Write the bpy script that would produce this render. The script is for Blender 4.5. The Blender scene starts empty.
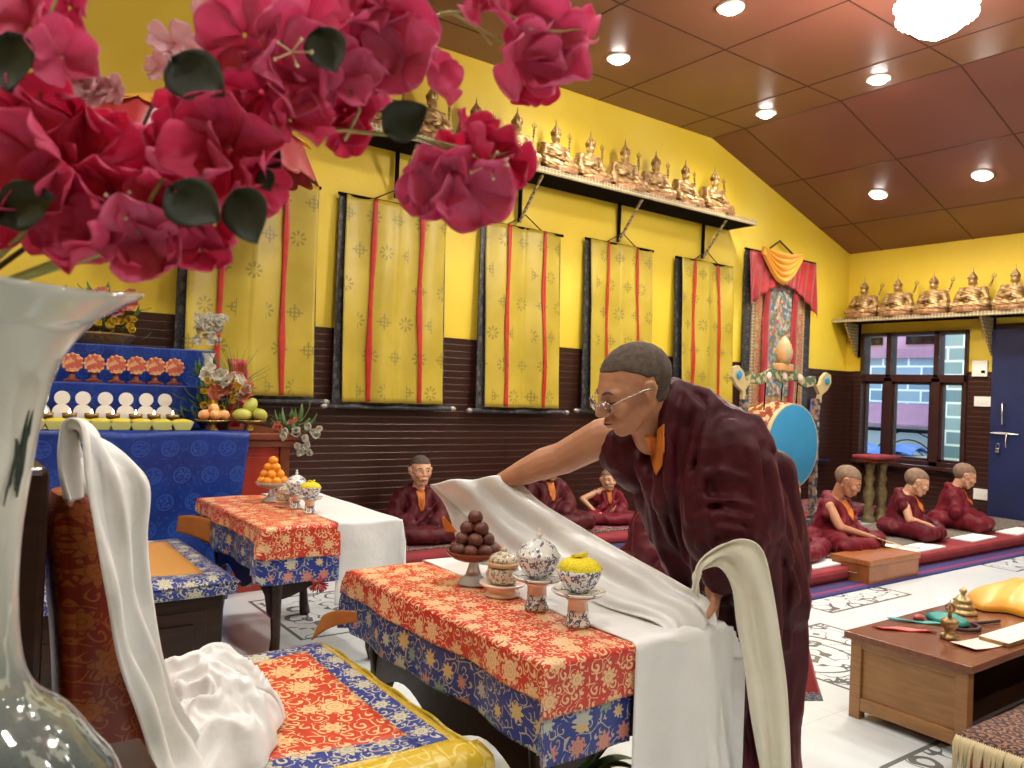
import bpy, bmesh, math, random
from math import sin, cos, pi, radians, sqrt, atan2
from mathutils import Vector as V, Matrix, noise as mnoise, Euler
from mathutils.bvhtree import BVHTree
random.seed(7)
COL = bpy.context.scene.collection

# ------------------------------------------------------------------ camera frame (used as a ruler for measured points)
YAW, PITCH, ROLL, FPX, CH = radians(36.215), radians(.523), radians(2.297), 795.0, 1.25
FW = V((sin(YAW)*cos(PITCH), cos(YAW)*cos(PITCH), sin(PITCH)))
_r = V((cos(YAW), -sin(YAW), 0)); _u = _r.cross(FW)
RT = cos(ROLL)*_r + sin(ROLL)*_u; UP = -sin(ROLL)*_r + cos(ROLL)*_u
def at(x, y, d):
    """point seen at photo position x, y and standing d metres deep"""
    return V((0, 0, CH)) + (FW + RT*((x-512)/FPX) - UP*((y-384)/FPX))*d

# ------------------------------------------------------------------ node maths
class E:
    def __init__(s, nt, v): s.nt, s.v = nt, v
    def _m(s, op, *a, clamp=False):
        n = s.nt.nodes.new('ShaderNodeMath'); n.operation = op; n.use_clamp = clamp
        for i, x in enumerate((s,)+a):
            x = x.v if isinstance(x, E) else x
            if isinstance(x, (int, float)): n.inputs[i].default_value = x
            else: s.nt.links.new(x, n.inputs[i])
        return E(s.nt, n.outputs[0])
    def __add__(s, o): return s._m('ADD', o)
    __radd__ = __add__
    def __sub__(s, o): return s._m('SUBTRACT', o)
    def __rsub__(s, o): return E(s.nt, o)._m('SUBTRACT', s)
    def __mul__(s, o): return s._m('MULTIPLY', o)
    __rmul__ = __mul__
    def __truediv__(s, o): return s._m('DIVIDE', o)
    def lt(s, o): return s._m('LESS_THAN', o)
    def gt(s, o): return s._m('GREATER_THAN', o)
    def abs(s): return s._m('ABSOLUTE')
    def fract(s): return s._m('FRACT')
    def floor(s): return s._m('FLOOR')
    def sin(s): return s._m('SINE')
    def cos(s): return s._m('COSINE')
    def max(s, o): return s._m('MAXIMUM', o)
    def min(s, o): return s._m('MINIMUM', o)
    def sqrt(s): return s._m('SQRT')
    def atan2(s, o): return s._m('ARCTAN2', o)
    def sm(s, a, b):
        n = s.nt.nodes.new('ShaderNodeMapRange'); n.interpolation_type = 'SMOOTHSTEP'
        s.nt.links.new(s.v, n.inputs[0]); n.inputs[1].default_value = a; n.inputs[2].default_value = b
        return E(s.nt, n.outputs[0])
class NT:
    def __init__(s, m):
        s.m = m; s.nt = m.node_tree; s.b = s.nt.nodes['Principled BSDF']
    def node(s, t, **k):
        n = s.nt.nodes.new(t)
        for a, b in k.items(): setattr(n, a, b)
        return n
    def link(s, a, b): s.nt.links.new(a.v if isinstance(a, E) else a, b)
    def coord(s, kind='UV'):
        return s.node('ShaderNodeTexCoord').outputs[kind]
    def pos(s): return s.node('ShaderNodeNewGeometry').outputs['Position']
    def sep(s, vec):
        n = s.node('ShaderNodeSeparateXYZ'); s.link(vec, n.inputs[0]); return [E(s.nt, o) for o in n.outputs]
    def comb(s, x, y, z=0.0):
        n = s.node('ShaderNodeCombineXYZ')
        for i, a in enumerate((x, y, z)):
            if isinstance(a, E): s.link(a, n.inputs[i])
            else: n.inputs[i].default_value = a
        return n.outputs[0]
    def vmath(s, op, a, b):
        n = s.node('ShaderNodeVectorMath', operation=op)
        for i, x in enumerate((a, b)):
            if isinstance(x, (tuple, list)): n.inputs[i].default_value = x
            elif isinstance(x, (int, float)): n.inputs['Scale' if op == 'SCALE' else i].default_value = x
            else: s.link(x, n.inputs[i])
        return n.outputs[0]
    def noise(s, vec, scale, detail=2.0, rough=.5, color=False, dim='3D'):
        n = s.node('ShaderNodeTexNoise'); n.inputs['Scale'].default_value = scale; n.inputs['Detail'].default_value = detail
        n.inputs['Roughness'].default_value = rough
        if vec is not None: s.link(vec, n.inputs['Vector'])
        return n.outputs['Color'] if color else E(s.nt, n.outputs[0])
    def voro(s, vec, scale, rnd=1.0, feature='F1'):
        n = s.node('ShaderNodeTexVoronoi', feature=feature); n.inputs['Scale'].default_value = scale; n.inputs['Randomness'].default_value = rnd
        s.link(vec, n.inputs['Vector']); return n
    def mix(s, f, a, b):
        n = s.node('ShaderNodeMix', data_type='RGBA')
        if isinstance(f, (int, float)): n.inputs[0].default_value = f
        else: s.link(f, n.inputs[0])
        for i, c in ((6, a), (7, b)):
            if isinstance(c, (tuple, list)): n.inputs[i].default_value = (*c[:3], 1)
            else: s.link(c, n.inputs[i])
        return n.outputs[2]
    def base(s, c): s.link(c, s.b.inputs['Base Color'])
    def bump(s, h, strength=.3, dist=.01):
        n = s.node('ShaderNodeBump'); n.inputs['Strength'].default_value = strength; n.inputs['Distance'].default_value = dist
        s.link(h, n.inputs['Height']); s.link(n.outputs[0], s.b.inputs['Normal'])
def mat(name, c=(.8, .8, .8), rough=.6, metal=0.0, **kw):
    m = bpy.data.materials.new(name); m.use_nodes = True
    b = m.node_tree.nodes['Principled BSDF']
    b.inputs['Base Color'].default_value = (*c, 1); b.inputs['Roughness'].default_value = rough; b.inputs['Metallic'].default_value = metal
    for k, v in kw.items():
        b.inputs[k.replace('_', ' ')].default_value = (*v, 1) if isinstance(v, tuple) else v
    m.diffuse_color = (*c, 1)
    return m
def vary(name, c1, c2, rough=.6, scale=20.0, metal=0.0, bump=.15, bd=.002, stretch=(1, 1, 1), **kw):
    """two-tone noise material with slight relief"""
    m = mat(name, c1, rough, metal, **kw); t = NT(m)
    co = t.vmath('MULTIPLY', t.coord('Object'), stretch)
    n = t.noise(co, scale, 4.0)
    t.base(t.mix(n.sm(.3, .7), c1, c2))
    if bump: t.bump(t.noise(co, scale*3, 3.0), bump, bd)
    return m

# ------------------------------------------------------------------ mesh builder
class MB:
    def __init__(s): s.v = []; s.f = []; s.uv = {}
    def add(s, vs, fs, uvs=None):
        o = len(s.v); s.v += [V(x) for x in vs]
        for i, f in enumerate(fs):
            if uvs: s.uv[len(s.f)] = [uvs[k] for k in f]
            s.f.append([o+k for k in f])
        return s
    def box(s, a, b, bev=0.0, rot=None):
        a, b = V(a), V(b); lo = V(map(min, a, b)); hi = V(map(max, a, b))
        bm = bmesh.new(); bmesh.ops.create_cube(bm, size=1)
        for v in bm.verts: v.co = V(((lo[i]+hi[i])/2+v.co[i]*(hi[i]-lo[i]) for i in range(3)))
        if bev: bmesh.ops.bevel(bm, geom=bm.edges[:]+bm.verts[:], offset=min(bev, min(hi-lo)*.45), segments=2, affect='EDGES', profile=.5)
        if rot is not None:
            c = (lo+hi)/2
            for v in bm.verts: v.co = rot @ (v.co-c)+c
        return s.bm(bm)
    def bm(s, bm, M=None):
        bm.verts.index_update()
        vs = [(M @ v.co) if M else v.co.copy() for v in bm.verts]; fs = [[v.index for v in f.verts] for f in bm.faces]
        bm.free(); return s.add(vs, fs)
    def lathe(s, prof, c=(0, 0, 0), n=24, axis=None, wob=None, closed=False):
        """prof: list of (radius, height)"""
        c = V(c); M = axis if axis is not None else Matrix.Identity(3)
        vs = []; fs = []
        for (r, h) in prof:
            for k in range(n):
                a = 2*pi*k/n; rr, hh = r, h
                if wob: rr, hh = wob(r, h, a)
                vs.append(c + M @ V((rr*cos(a), rr*sin(a), hh)))
        m = len(prof)
        for i in range(m-1):
            for k in range(n): fs.append((i*n+k, i*n+(k+1) % n, (i+1)*n+(k+1) % n, (i+1)*n+k))
        if closed:
            for k in range(n): fs.append(((m-1)*n+k, (m-1)*n+(k+1) % n, (k+1) % n, k))
        else:
            if prof[0][0] > 1e-6: fs.append(tuple(range(n))[::-1])
            if prof[-1][0] > 1e-6: fs.append(tuple((m-1)*n+k for k in range(n)))
        return s.add(vs, fs)
    def tube(s, pts, r, n=8):
        pts = [V(p) for p in pts]; rs = r if isinstance(r, (list, tuple)) else [r]*len(pts)
        vs = []; fs = []; m = len(pts); up = None
        for i, p in enumerate(pts):
            t = (pts[min(i+1, m-1)]-pts[max(i-1, 0)]).normalized()
            if up is None: up = t.orthogonal().normalized()
            up = (up - t*up.dot(t)).normalized(); sd = t.cross(up)
            for k in range(n):
                a = 2*pi*k/n; vs.append(p+(up*cos(a)+sd*sin(a))*rs[i])
        for i in range(m-1):
            for k in range(n): fs.append((i*n+k, i*n+(k+1) % n, (i+1)*n+(k+1) % n, (i+1)*n+k))
        fs.append(tuple(range(n))[::-1]); fs.append(tuple((m-1)*n+k for k in range(n)))
        return s.add(vs, fs)
    def ball(s, c, r, rot=None, sub=2):
        bm = bmesh.new(); bmesh.ops.create_icosphere(bm, subdivisions=sub, radius=1)
        r = V(r) if isinstance(r, (tuple, list, V)) else V((r, r, r)); c = V(c)
        for v in bm.verts:
            p = V((v.co[i]*r[i] for i in range(3)))
            v.co = c+(rot @ p if rot is not None else p)
        return s.bm(bm)
    def grid(s, fn, nu, nv, cu=False):
        vs = []; uvs = []
        for i in range(nu+1):
            for j in range(nv+1):
                q = fn(i/nu, j/nv)
                if isinstance(q, tuple) and len(q) == 2: p, uv = q
                else: p, uv = q, (i/nu, j/nv)
                vs.append(p); uvs.append(uv)
        fs = [(i*(nv+1)+j, (i+1)*(nv+1)+j, (i+1)*(nv+1)+j+1, i*(nv+1)+j+1) for i in range(nu) for j in range(nv)]
        return s.add(vs, fs, uvs)
    def prism(s, pts, d):
        """closed outline extruded by the vector d"""
        n = len(pts); d = V(d); pts = [V(p) for p in pts]
        vs = pts+[p+d for p in pts]
        fs = [tuple(range(n))[::-1], tuple(n+k for k in range(n))]+[(k, (k+1) % n, n+(k+1) % n, n+k) for k in range(n)]
        return s.add(vs, fs)
    def build(s, name, m, parent=None, smooth=False, label=None, solid=0.0, sub=0, bevel=0.0, offset=-1.0, angle=None):
        me = bpy.data.meshes.new(name); off = parent_loc(parent)
        me.from_pydata([v-off for v in s.v], [], s.f)
        ul = me.uv_layers.new(name='UVMap')
        for p in me.polygons:
            g = s.uv.get(p.index)
            if g:
                for k, li in enumerate(p.loop_indices): ul.data[li].uv = g[k]
            else:
                nx, ny, nz = [abs(q) for q in p.normal]
                for li in p.loop_indices:
                    co = s.v[me.loops[li].vertex_index]
                    ul.data[li].uv = (co.x, co.y) if nz >= nx and nz >= ny else ((co.y, co.z) if nx >= ny else (co.x, co.z))
        bm = bmesh.new(); bm.from_mesh(me)
        if not s.uv: bmesh.ops.recalc_face_normals(bm, faces=bm.faces)
        bm.to_mesh(me); bm.free()
        o = bpy.data.objects.new(name, me); COL.objects.link(o)
        if parent is not None: o.parent = parent
        for mm in (m if isinstance(m, list) else [m]): me.materials.append(mm)
        if smooth or sub:
            me.polygons.foreach_set('use_smooth', [True]*len(me.polygons))
            if angle: o.modifiers.new('n', 'EDGE_SPLIT').split_angle = radians(angle)
        if bevel:
            b = o.modifiers.new('bevel', 'BEVEL'); b.width = bevel; b.segments = 2; b.limit_method = 'ANGLE'
        if solid:
            so = o.modifiers.new('solid', 'SOLIDIFY'); so.thickness = solid; so.offset = offset
        if sub:
            su = o.modifiers.new('sub', 'SUBSURF'); su.levels = su.render_levels = sub
        if label: o['label'] = label
        return o
def parent_loc(p):
    l = V((0, 0, 0))
    while p is not None: l = l+p.location; p = p.parent
    return l
def tag(o, label=None, cat=None, group=None, kind=None):
    if label: o['label'] = label
    if cat: o['category'] = cat
    if group: o['group'] = group
    if kind: o['kind'] = kind
    return o
def thing(name, label, cat, loc=(0, 0, 0), group=None, rz=0.0):
    o = bpy.data.objects.new(name, None); o.empty_display_size = .05; COL.objects.link(o); o.location = loc
    o.rotation_euler = (0, 0, rz)
    return tag(o, label, cat, group)
def struct(name, mb, m, **k): return tag(mb.build(name, m, **k), kind='structure')
def copy_tree(o, parent=None):
    c = o.copy(); COL.objects.link(c)
    if parent is not None: c.parent = parent
    for ch in list(o.children): copy_tree(ch, c)
    return c

# ------------------------------------------------------------------ one continuous surface from overlapping volumes
def cap(mb, p0, r0, p1, r1, n=14):
    p0, p1 = V(p0), V(p1); d = p1-p0; L = d.length
    if L < 1e-5: mb.ball(p0, r0); return
    d /= L; q = V((0, 0, 1)).rotation_difference(d).to_matrix()
    prof = [(r0*cos(a), r0*sin(a)) for a in [-pi/2+pi/2*i/4 for i in range(4)]]+[(r0, 0), (r1, L)]+[(r1*cos(a), L+r1*sin(a)) for a in [pi/2*i/4 for i in range(1, 5)]]
    prof[0] = (1e-4, -r0); prof[-1] = (1e-4, L+r1)
    mb.lathe(prof, p0, n, q)
def fill(prims, T=lambda p: V(p), S=1.0, R=None):
    mb = MB()
    for q in prims:
        if q[0] == 'c': cap(mb, T(q[1]), q[2]*S, T(q[3]), q[4]*S)
        elif q[0] == 'p':
            pr = q[1]
            for (a, ra), (b, rb) in zip(pr, pr[1:]): cap(mb, T(a), ra*S, T(b), rb*S)
        elif q[0] == 'e':
            rot = q[3] if len(q) > 3 else None
            M = (R if R is not None else Matrix.Identity(3)) @ (rot if rot is not None else Matrix.Identity(3))
            mb.ball(T(q[1]), V(q[2])*S, M, 3)
        elif q[0] == 's':      # frustum with elliptical rings: list of (centre, rx, ry)
            rings = q[1]; n = 40; vs = []; fs = []
            for k, (c, rx, ry) in enumerate(rings):
                fw = q[2] if len(q) > 2 else None
                for i in range(n):
                    a = 2*pi*i/n; w = 1+(fw(a, k/(len(rings)-1)) if fw else 0)
                    vs.append(T(V(c)+V((rx*cos(a)*w, ry*sin(a)*w, 0))))
            for k in range(len(rings)-1):
                for i in range(n): fs.append((k*n+i, k*n+(i+1) % n, (k+1)*n+(i+1) % n, (k+1)*n+i))
            fs.append(tuple(range(n))[::-1]); fs.append(tuple((len(rings)-1)*n+i for i in range(n)))
            mb.add(vs, fs)
    return mb
def skin(mb, name, voxel, m, parent=None, smooth=4, fac=.5, label=None, disp=None, T=None):
    me = bpy.data.meshes.new('tmp'); me.from_pydata(mb.v, [], mb.f); o = bpy.data.objects.new('tmp', me); COL.objects.link(o)
    bm = bmesh.new(); bm.from_mesh(me); bmesh.ops.recalc_face_normals(bm, faces=bm.faces); bm.to_mesh(me); bm.free()
    r = o.modifiers.new('r', 'REMESH'); r.mode = 'VOXEL'; r.voxel_size = voxel; r.use_smooth_shade = True
    if smooth:
        s = o.modifiers.new('s', 'SMOOTH'); s.factor = fac; s.iterations = smooth
    dg = bpy.context.evaluated_depsgraph_get(); dg.update()
    new = bpy.data.meshes.new_from_object(o.evaluated_get(dg), depsgraph=dg)
    bpy.data.objects.remove(o, do_unlink=True); bpy.data.meshes.remove(me)
    new.name = name
    if disp:
        nn = [v.normal.copy() for v in new.vertices]
        for v, n in zip(new.vertices, nn): v.co = v.co + n*disp(v.co, n)
    off = parent_loc(parent)
    if off.length:
        for v in new.vertices: v.co -= off
    new.update()
    new.materials.clear(); new.materials.append(m)
    new.polygons.foreach_set('use_smooth', [True]*len(new.polygons))
    ob = bpy.data.objects.new(name, new); COL.objects.link(ob)
    if parent is not None: ob.parent = parent
    if label: ob['label'] = label
    return ob
def fnoise(p, s): return mnoise.noise(V(p)*s)
POWER, WORLD, WIN, EXPO = 66.0, 1.7, 7.0, 0.8
# ------------------------------------------------------------------ materials
M = {}
def wall_paint():
    m = mat('yellow wall paint', (.80, .6, .06), .55); t = NT(m); p = t.pos()
    n = t.noise(p, .9, 3.0); t.base(t.mix(n.sm(.35, .7), (.78, .55, .035), (.84, .63, .07)))
    t.bump(t.noise(p, 14, 4.0), .25, .01); return m
M['wall'] = wall_paint()
def wainscot():
    m = mat('dark brown wainscot boards', (.08, .03, .02), .3, Specular_IOR_Level=.4); t = NT(m); x, y, z = t.sep(t.pos())
    u = x+y
    f = (z/.056).fract(); line = f.lt(.1)
    j = ((u/1.22).fract()).lt(.006)
    brk = t.noise(t.comb(u*1.0, (z/.056).floor()*3.7), 1.3, 2.0).gt(.4)
    n = t.noise(t.comb(u*.4, z*9.0), 6.0, 3.0)
    c = t.mix(n, (.026, .009, .0065), (.044, .015, .010))
    c = t.mix(line*brk*.5, c, (.13, .05, .035)); c = t.mix(j, c, (.02, .008, .006))
    t.base(c); t.bump(f.sm(0, .12)*(1-f.sm(.9, 1.0)), .5, .004); return m
M['wain'] = wainscot()
def ceiling():
    m = mat('brown ceiling panels', (.25, .07, .03), .3, Specular_IOR_Level=.45); t = NT(m); p = t.pos()
    n = t.noise(p, .7, 2.0)
    t.base(t.mix(n.sm(.3, .7), (.150, .052, .036), (.19, .066, .046))); t.bump(t.noise(p, 1.2, 1.0), .15, .05); return m
M['ceil'] = ceiling()
M['seam'] = mat('dark ceiling joint', (.05, .015, .008), .6)
ORN = [(4.4, 2.68, 5.35, 3.15), (3.3, 1.85, 4.15, 2.6), (6.9, 2.65, 8.0, 3.02), (1.5, 3.7, 2.1, 4.5), (2.7, .85, 3.12, 1.45), (5.6, .9, 6.8, 2.1)]
def floor():
    m = mat('polished white floor tiles', (.72, .74, .72), .12, Specular_IOR_Level=.5); t = NT(m); p = t.pos(); x, y, z = t.sep(p)
    tx = (x/.6).fract(); ty = (y/.6).fract()
    grout = tx.lt(.006).max(ty.lt(.006))
    n = t.noise(p, 2.0, 4.0)
    c = t.mix(n.sm(.3, .7), (.64, .70, .72), (.70, .75, .76)); c = t.mix(grout*.5, c, (.35, .36, .34))
    mask = None; rim = None
    for (a, b, c2, d) in ORN:
        inn = x.gt(a)*x.lt(c2)*y.gt(b)*y.lt(d)
        i2 = x.gt(a+.02)*x.lt(c2-.02)*y.gt(b+.02)*y.lt(d-.02)
        mask = inn if mask is None else mask.max(inn)
        r = inn*(1-i2); rim = r if rim is None else rim.max(r)
    w = t.vmath('ADD', p, t.vmath('SCALE', t.noise(p, 5.0, 1.0, color=True), .14))
    vo = t.voro(w, 4.2, .7); dist = E(t.nt, vo.outputs['Distance'])
    ring = ((dist*2.0).fract()-.5).abs().lt(.08)
    veins = (t.noise(p, 6.0, 1.0)-.5).abs().lt(.010)
    # the arcs of a round medallion
    dx = x-3.55; dy = y-2.3; rr = (dx*dx+dy*dy).sqrt(); arc = (rr-.36).abs().lt(.012).max((rr-.24).abs().lt(.008))
    pat = mask*(ring.max(veins)).max(arc*mask); pat = pat.max(rim)
    c = t.mix(pat*.85, c, (.06, .068, .06)); t.base(c)
    return m
M['floor'] = floor()

def brocade(name, ground, gold, scale=1.0, flowers=None, rough=.42, dens=.13, coord='UV', fr=.42, fscale=.33):
    m = mat(name, ground, rough, Sheen_Weight=0.0); t = NT(m); co = t.coord(coord)
    w = t.vmath('ADD', co, t.vmath('SCALE', t.noise(co, 14*scale, 1.0, color=True), .035/scale))
    v1 = t.voro(w, 22*scale, .75); d = E(t.nt, v1.outputs['Distance'])
    df = t.vmath('SUBTRACT', w, v1.outputs['Position']); ax, ay, az = t.sep(df); an = ay.atan2(ax)
    spiral = (((d*2.3+an*.159)).fract()-.5).abs().lt(dens)*d.lt(.48)
    e = t.voro(w, 22*scale, .75, 'DISTANCE_TO_EDGE'); edge = E(t.nt, e.outputs['Distance']).lt(.035)
    vines = spiral.max(edge*t.noise(co, 25*scale, 0.0).gt(.45))
    v2 = t.voro(co, 22*scale*fscale, .55); bx, by, bz = t.sep(t.vmath('SUBTRACT', co, v2.outputs['Position']))
    r = (bx*bx+by*by).sqrt()*(22*scale*fscale); a2 = by.atan2(bx)
    R = fr*(.80+.2*((a2*8.0).cos()))
    cr, cg, cb = t.sep(v2.outputs['Color'])
    fl = (R*(.55+.45*cr)-r).gt(0.0); core = ((r*9.0).fract()-.5).abs().lt(.10)*fl
    halo = ((R*(.55+.45*cr)+.045-r).gt(0.0))*(1-fl)
    c = t.mix(vines*(1-halo), ground, gold)
    fc = gold
    if flowers:
        ramp = t.node('ShaderNodeValToRGB'); ramp.color_ramp.interpolation = 'CONSTANT'; t.link(cg, ramp.inputs[0])
        el = ramp.color_ramp.elements; el[0].color = (*flowers[0], 1); el[0].position = 0; el[1].color = (*flowers[1], 1); el[1].position = 1/len(flowers)
        for i, f in enumerate(flowers[2:]): e2 = el.new((i+2)/len(flowers)); e2.color = (*f, 1)
        fc = ramp.outputs[0]
    c = t.mix(fl, c, fc); c = t.mix(core*.55, c, ground if not flowers else (.5, .42, .25))
    t.base(c)
    h = vines.max(fl); t.bump(h*.5+t.noise(co, 160*scale, 2.0)*.3, .35, .002)
    return m
RED, GOLD = (.56, .028, .012), (.78, .52, .27)
M['redbro'] = brocade('red and gold brocade', RED, GOLD, 1.55, dens=.2, fr=.45)
M['redbro2'] = brocade('red and gold cushion brocade', (.56, .045, .02), (.80, .52, .24), 1.05, dens=.17)
M['blubro'] = brocade('blue floral brocade', (.012, .035, .25), (.45, .42, .30), 1.15, [(.62, .45, .20), (.45, .46, .42), (.55, .2, .16), (.16, .28, .26)], fscale=.5, fr=.4, dens=.09)
M['blubro2'] = brocade('blue and silver border brocade', (.015, .04, .24), (.55, .52, .36), 1.3, dens=.16)
M['goldbro'] = brocade('golden cushion brocade', (.62, .34, .07), (.70, .26, .08), 1.8, dens=.12, fr=.3)
M['yelbro'] = brocade('yellow silk brocade', (.62, .43, .03), (.80, .62, .16), .45, rough=.3, fr=.5, dens=.06)
M['yeltrim'] = brocade('yellow trim brocade', (.62, .42, .04), (.42, .27, .02), 1.2, rough=.35)
M['backbro'] = brocade('shade darkened red brocade', (.22, .020, .006), (.36, .10, .018), 1.5, rough=.4, dens=.13)  # red ground set darker to stand in for shade on the bolster
def bluecloth():
    m = mat('royal blue altar damask', (.01, .06, .42), .38, Sheen_Weight=0.0); t = NT(m); co = t.coord('UV'); u, v, _ = t.sep(co)
    s = .155
    row = (v/s*1.05).floor(); uu = ((u/s+row*.5).fract()-.5); vv = ((v/s*1.05).fract()-.5); r = (uu*uu+vv*vv).sqrt()
    ring = r.lt(.31)*(r.gt(.26)); inner = r.lt(.24)*t.noise(co, 70, 2.0).gt(.5)
    outer = r.gt(.38)*t.noise(co, 42, 2.0).gt(.6)
    n = t.noise(co, 4.0, 3.0)
    c = t.mix(n.sm(.3, .7), (.002, .020, .17), (.004, .036, .26)); c = t.mix((ring.max(inner).max(outer*.5))*.42, c, (.04, .12, .50))
    t.base(c); t.bump(n, .4, .02); return m
M['blue'] = bluecloth()
def thangka_cover():
    m = mat('mustard yellow silk cover', (.55, .39, .04), .42); t = NT(m); co = t.coord('UV'); u, v, _ = t.sep(co)
    cu = u/.21; cv = v/.27; row = cv.floor()
    uu = ((cu+row*.5).fract()-.5)*.21; vv = (cv.fract()-.5)*.27
    r = (uu*uu+vv*vv).sqrt(); a = vv.atan2(uu)
    par = (((cu+row*.5).floor()+row)/2).fract().gt(.25)
    pet = ((a*8.0).cos()).gt(.1)*r.lt(.058)*r.gt(.022)
    cross = (uu.abs().lt(.006).max(vv.abs().lt(.006)))*r.lt(.062)
    cross = cross.max((uu.abs()-.03).abs().lt(.006)*vv.abs().lt(.03)).max((vv.abs()-.03).abs().lt(.006)*uu.abs().lt(.02))
    mo = par*pet+(1-par)*cross
    keep = t.noise(t.comb(cu.floor(), row), 3.1, 0.0).gt(.36)
    n = t.noise(co, 2.2, 3.0); w = t.noise(t.comb(u*60, v*8), 3.0, 2.0)
    c = t.mix(n.sm(.3, .7), (.42, .31, .022), (.55, .41, .045)); c = t.mix(w*.25, c, (.32, .22, .02))
    c = t.mix(mo*keep*.72, c, (.17, .15, .03)); t.base(c); t.bump(n+w*.05, .35, .02); return m
M['cover'] = thangka_cover()
M['ribbon'] = vary('red silk ribbon', (.52, .022, .014), (.40, .014, .008), .45, 14)
M['darkbro'] = brocade('dark thangka mounting brocade', (.014, .016, .022), (.11, .10, .095), 1.6, dens=.1, fr=.3)
M['iron'] = mat('black painted iron', (.008, .006, .006), .85, Specular_IOR_Level=.03)
M['cord'] = mat('dark cord', (.05, .02, .02), .8)
M['rodknob'] = mat('grey metal rod', (.35, .33, .30), .4, .5)
def carved_trim():
    m = mat('carved cream and brown trim', (.42, .34, .18), .5); t = NT(m); co = t.pos(); x, y, z = t.sep(co)
    u = (x+y); a = ((u*2*pi/.075).sin()*.012+z*1.0)
    v = t.voro(t.comb(u, z), 27.0, .1); d = E(t.nt, v.outputs['Distance'])
    c = t.mix(((d*1.7).fract()-.45).abs().lt(.16), (.46, .37, .20), (.05, .02, .010)); t.base(c); t.bump(d, .6, .004); return m
M['trim'] = carved_trim()
def gold():
    m = mat('antique gold paint', (.55, .34, .12), .42, .45); t = NT(m); co = t.coord('Object')
    n = t.noise(co, 22, 4.0); t.base(t.mix(n.sm(.3, .68), (.20, .10, .035), (.50, .32, .13))); t.bump(t.noise(co, 70, 3.0), .5, .004); return m
M['gold'] = gold()
M['goldbase'] = vary('copper gold lotus paint', (.26, .11, .05), (.42, .23, .10), .45, 30, .4)
M['brass'] = vary('polished brass', (.62, .42, .14), (.45, .28, .08), .28, 30, .85)
M['paleb'] = vary('pale brass', (.75, .58, .30), (.55, .40, .18), .3, 40, .7)
M['dbrass'] = vary('aged brass', (.42, .28, .12), (.25, .15, .06), .4, 40, .7)
M['silver'] = mat('silver', (.75, .72, .68), .25, .9)
def thangka_paint():
    m = mat('painted thangka', (.3, .3, .25), .6); t = NT(m); co = t.coord('UV')
    v = t.voro(co, 26, 1.0); r, g, b = t.sep(v.outputs['Color'])
    ramp = t.node('ShaderNodeValToRGB'); ramp.color_ramp.interpolation = 'CONSTANT'; t.link(r, ramp.inputs[0])
    cols = [(.10, .16, .10), (.05, .12, .28), (.42, .34, .22), (.40, .08, .05), (.16, .30, .36), (.50, .42, .32), (.08, .14, .08), (.30, .20, .12)]
    el = ramp.color_ramp.elements; el[0].color = (*cols[0], 1); el[1].position = 1/8; el[1].color = (*cols[1], 1)
    for i in range(2, 8): e = el.new(i/8); e.color = (*cols[i], 1)
    n = t.noise(co, 60, 3.0); c = t.mix(n.sm(.45, .7)*.35, ramp.outputs[0], (.34, .28, .20)); t.base(c); return m
M['paint'] = thangka_paint()
M['redsilk'] = vary('crimson silk', (.40, .010, .014), (.26, .005, .008), .38, 6, Sheen_Weight=.3)
M['yelsilk'] = vary('golden yellow silk', (.80, .38, .015), (.68, .29, .010), .4, 6, Sheen_Weight=.3)
M['darkwood'] = vary('dark polished wood', (.022, .009, .005), (.036, .015, .008), .28, 7, stretch=(1, 6, 6), bump=.05, Specular_IOR_Level=.3)
M['deskwood'] = vary('golden brown wood', (.36, .18, .062), (.29, .14, .046), .45, 5, stretch=(2, 2, 14), bump=.05)
M['desktop'] = vary('red brown polished wood', (.20, .07, .035), (.15, .05, .025), .2, 5, stretch=(2, 12, 2), bump=.03)
M['boxwood'] = vary('orange brown varnished wood', (.34, .12, .035), (.26, .085, .022), .3, 5, stretch=(2, 12, 2), bump=.03)
M['redwood'] = vary('red lacquered wood', (.42, .035, .018), (.33, .025, .012), .3, 6, bump=.03)
M['redbrown'] = vary('red brown lacquered wood', (.22, .05, .02), (.16, .035, .014), .3, 6, bump=.03)
M['whitesilk'] = None
def whitesilk(name, c1, c2, rough=.36):
    m = mat(name, c1, rough, Sheen_Weight=.2, Subsurface_Weight=.0); t = NT(m); co = t.coord('UV'); ob = t.coord('Object')
    n = t.noise(ob, 7, 3.0); t.base(t.mix(n.sm(.3, .75), c1, c2)); t.bump(t.noise(ob, 13, 3.0)*.8+t.noise(ob, 55, 2.0)*.12, .35, .02); return m
M['whitesilk'] = whitesilk('white silk scarf', (.76, .77, .76), (.70, .70, .68))
M['creamsilk'] = whitesilk('ivory silk scarf', (.74, .72, .60), (.66, .63, .50), .28)
M['linen'] = whitesilk('white table cloth', (.76, .77, .77), (.72, .72, .71), .55)
def robe(name, c1, c2):
    m = mat(name, c1, .55, Specular_IOR_Level=.22, Sheen_Weight=.18, Sheen_Roughness=.35, Sheen_Tint=(.80, .16, .24)); t = NT(m); ob = t.coord('Object')
    n = t.noise(ob, 5, 3.0); t.base(t.mix(n.sm(.3, .7), c1, c2)); t.bump(t.noise(ob, 9, 3.0)+t.noise(ob, 260, 2.0)*.06, .3, .02); return m
M['robe'] = robe('dark maroon robe cloth', (.062, .004, .009), (.038, .0025, .0055))
M['robe2'] = robe('maroon robe cloth', (.085, .008, .012), (.06, .006, .009))
M['robe3'] = robe('crimson maroon robe cloth', (.155, .008, .018), (.11, .006, .013))
M['robe4'] = robe('wine red robe cloth', (.11, .006, .014), (.08, .004, .010))
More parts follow.
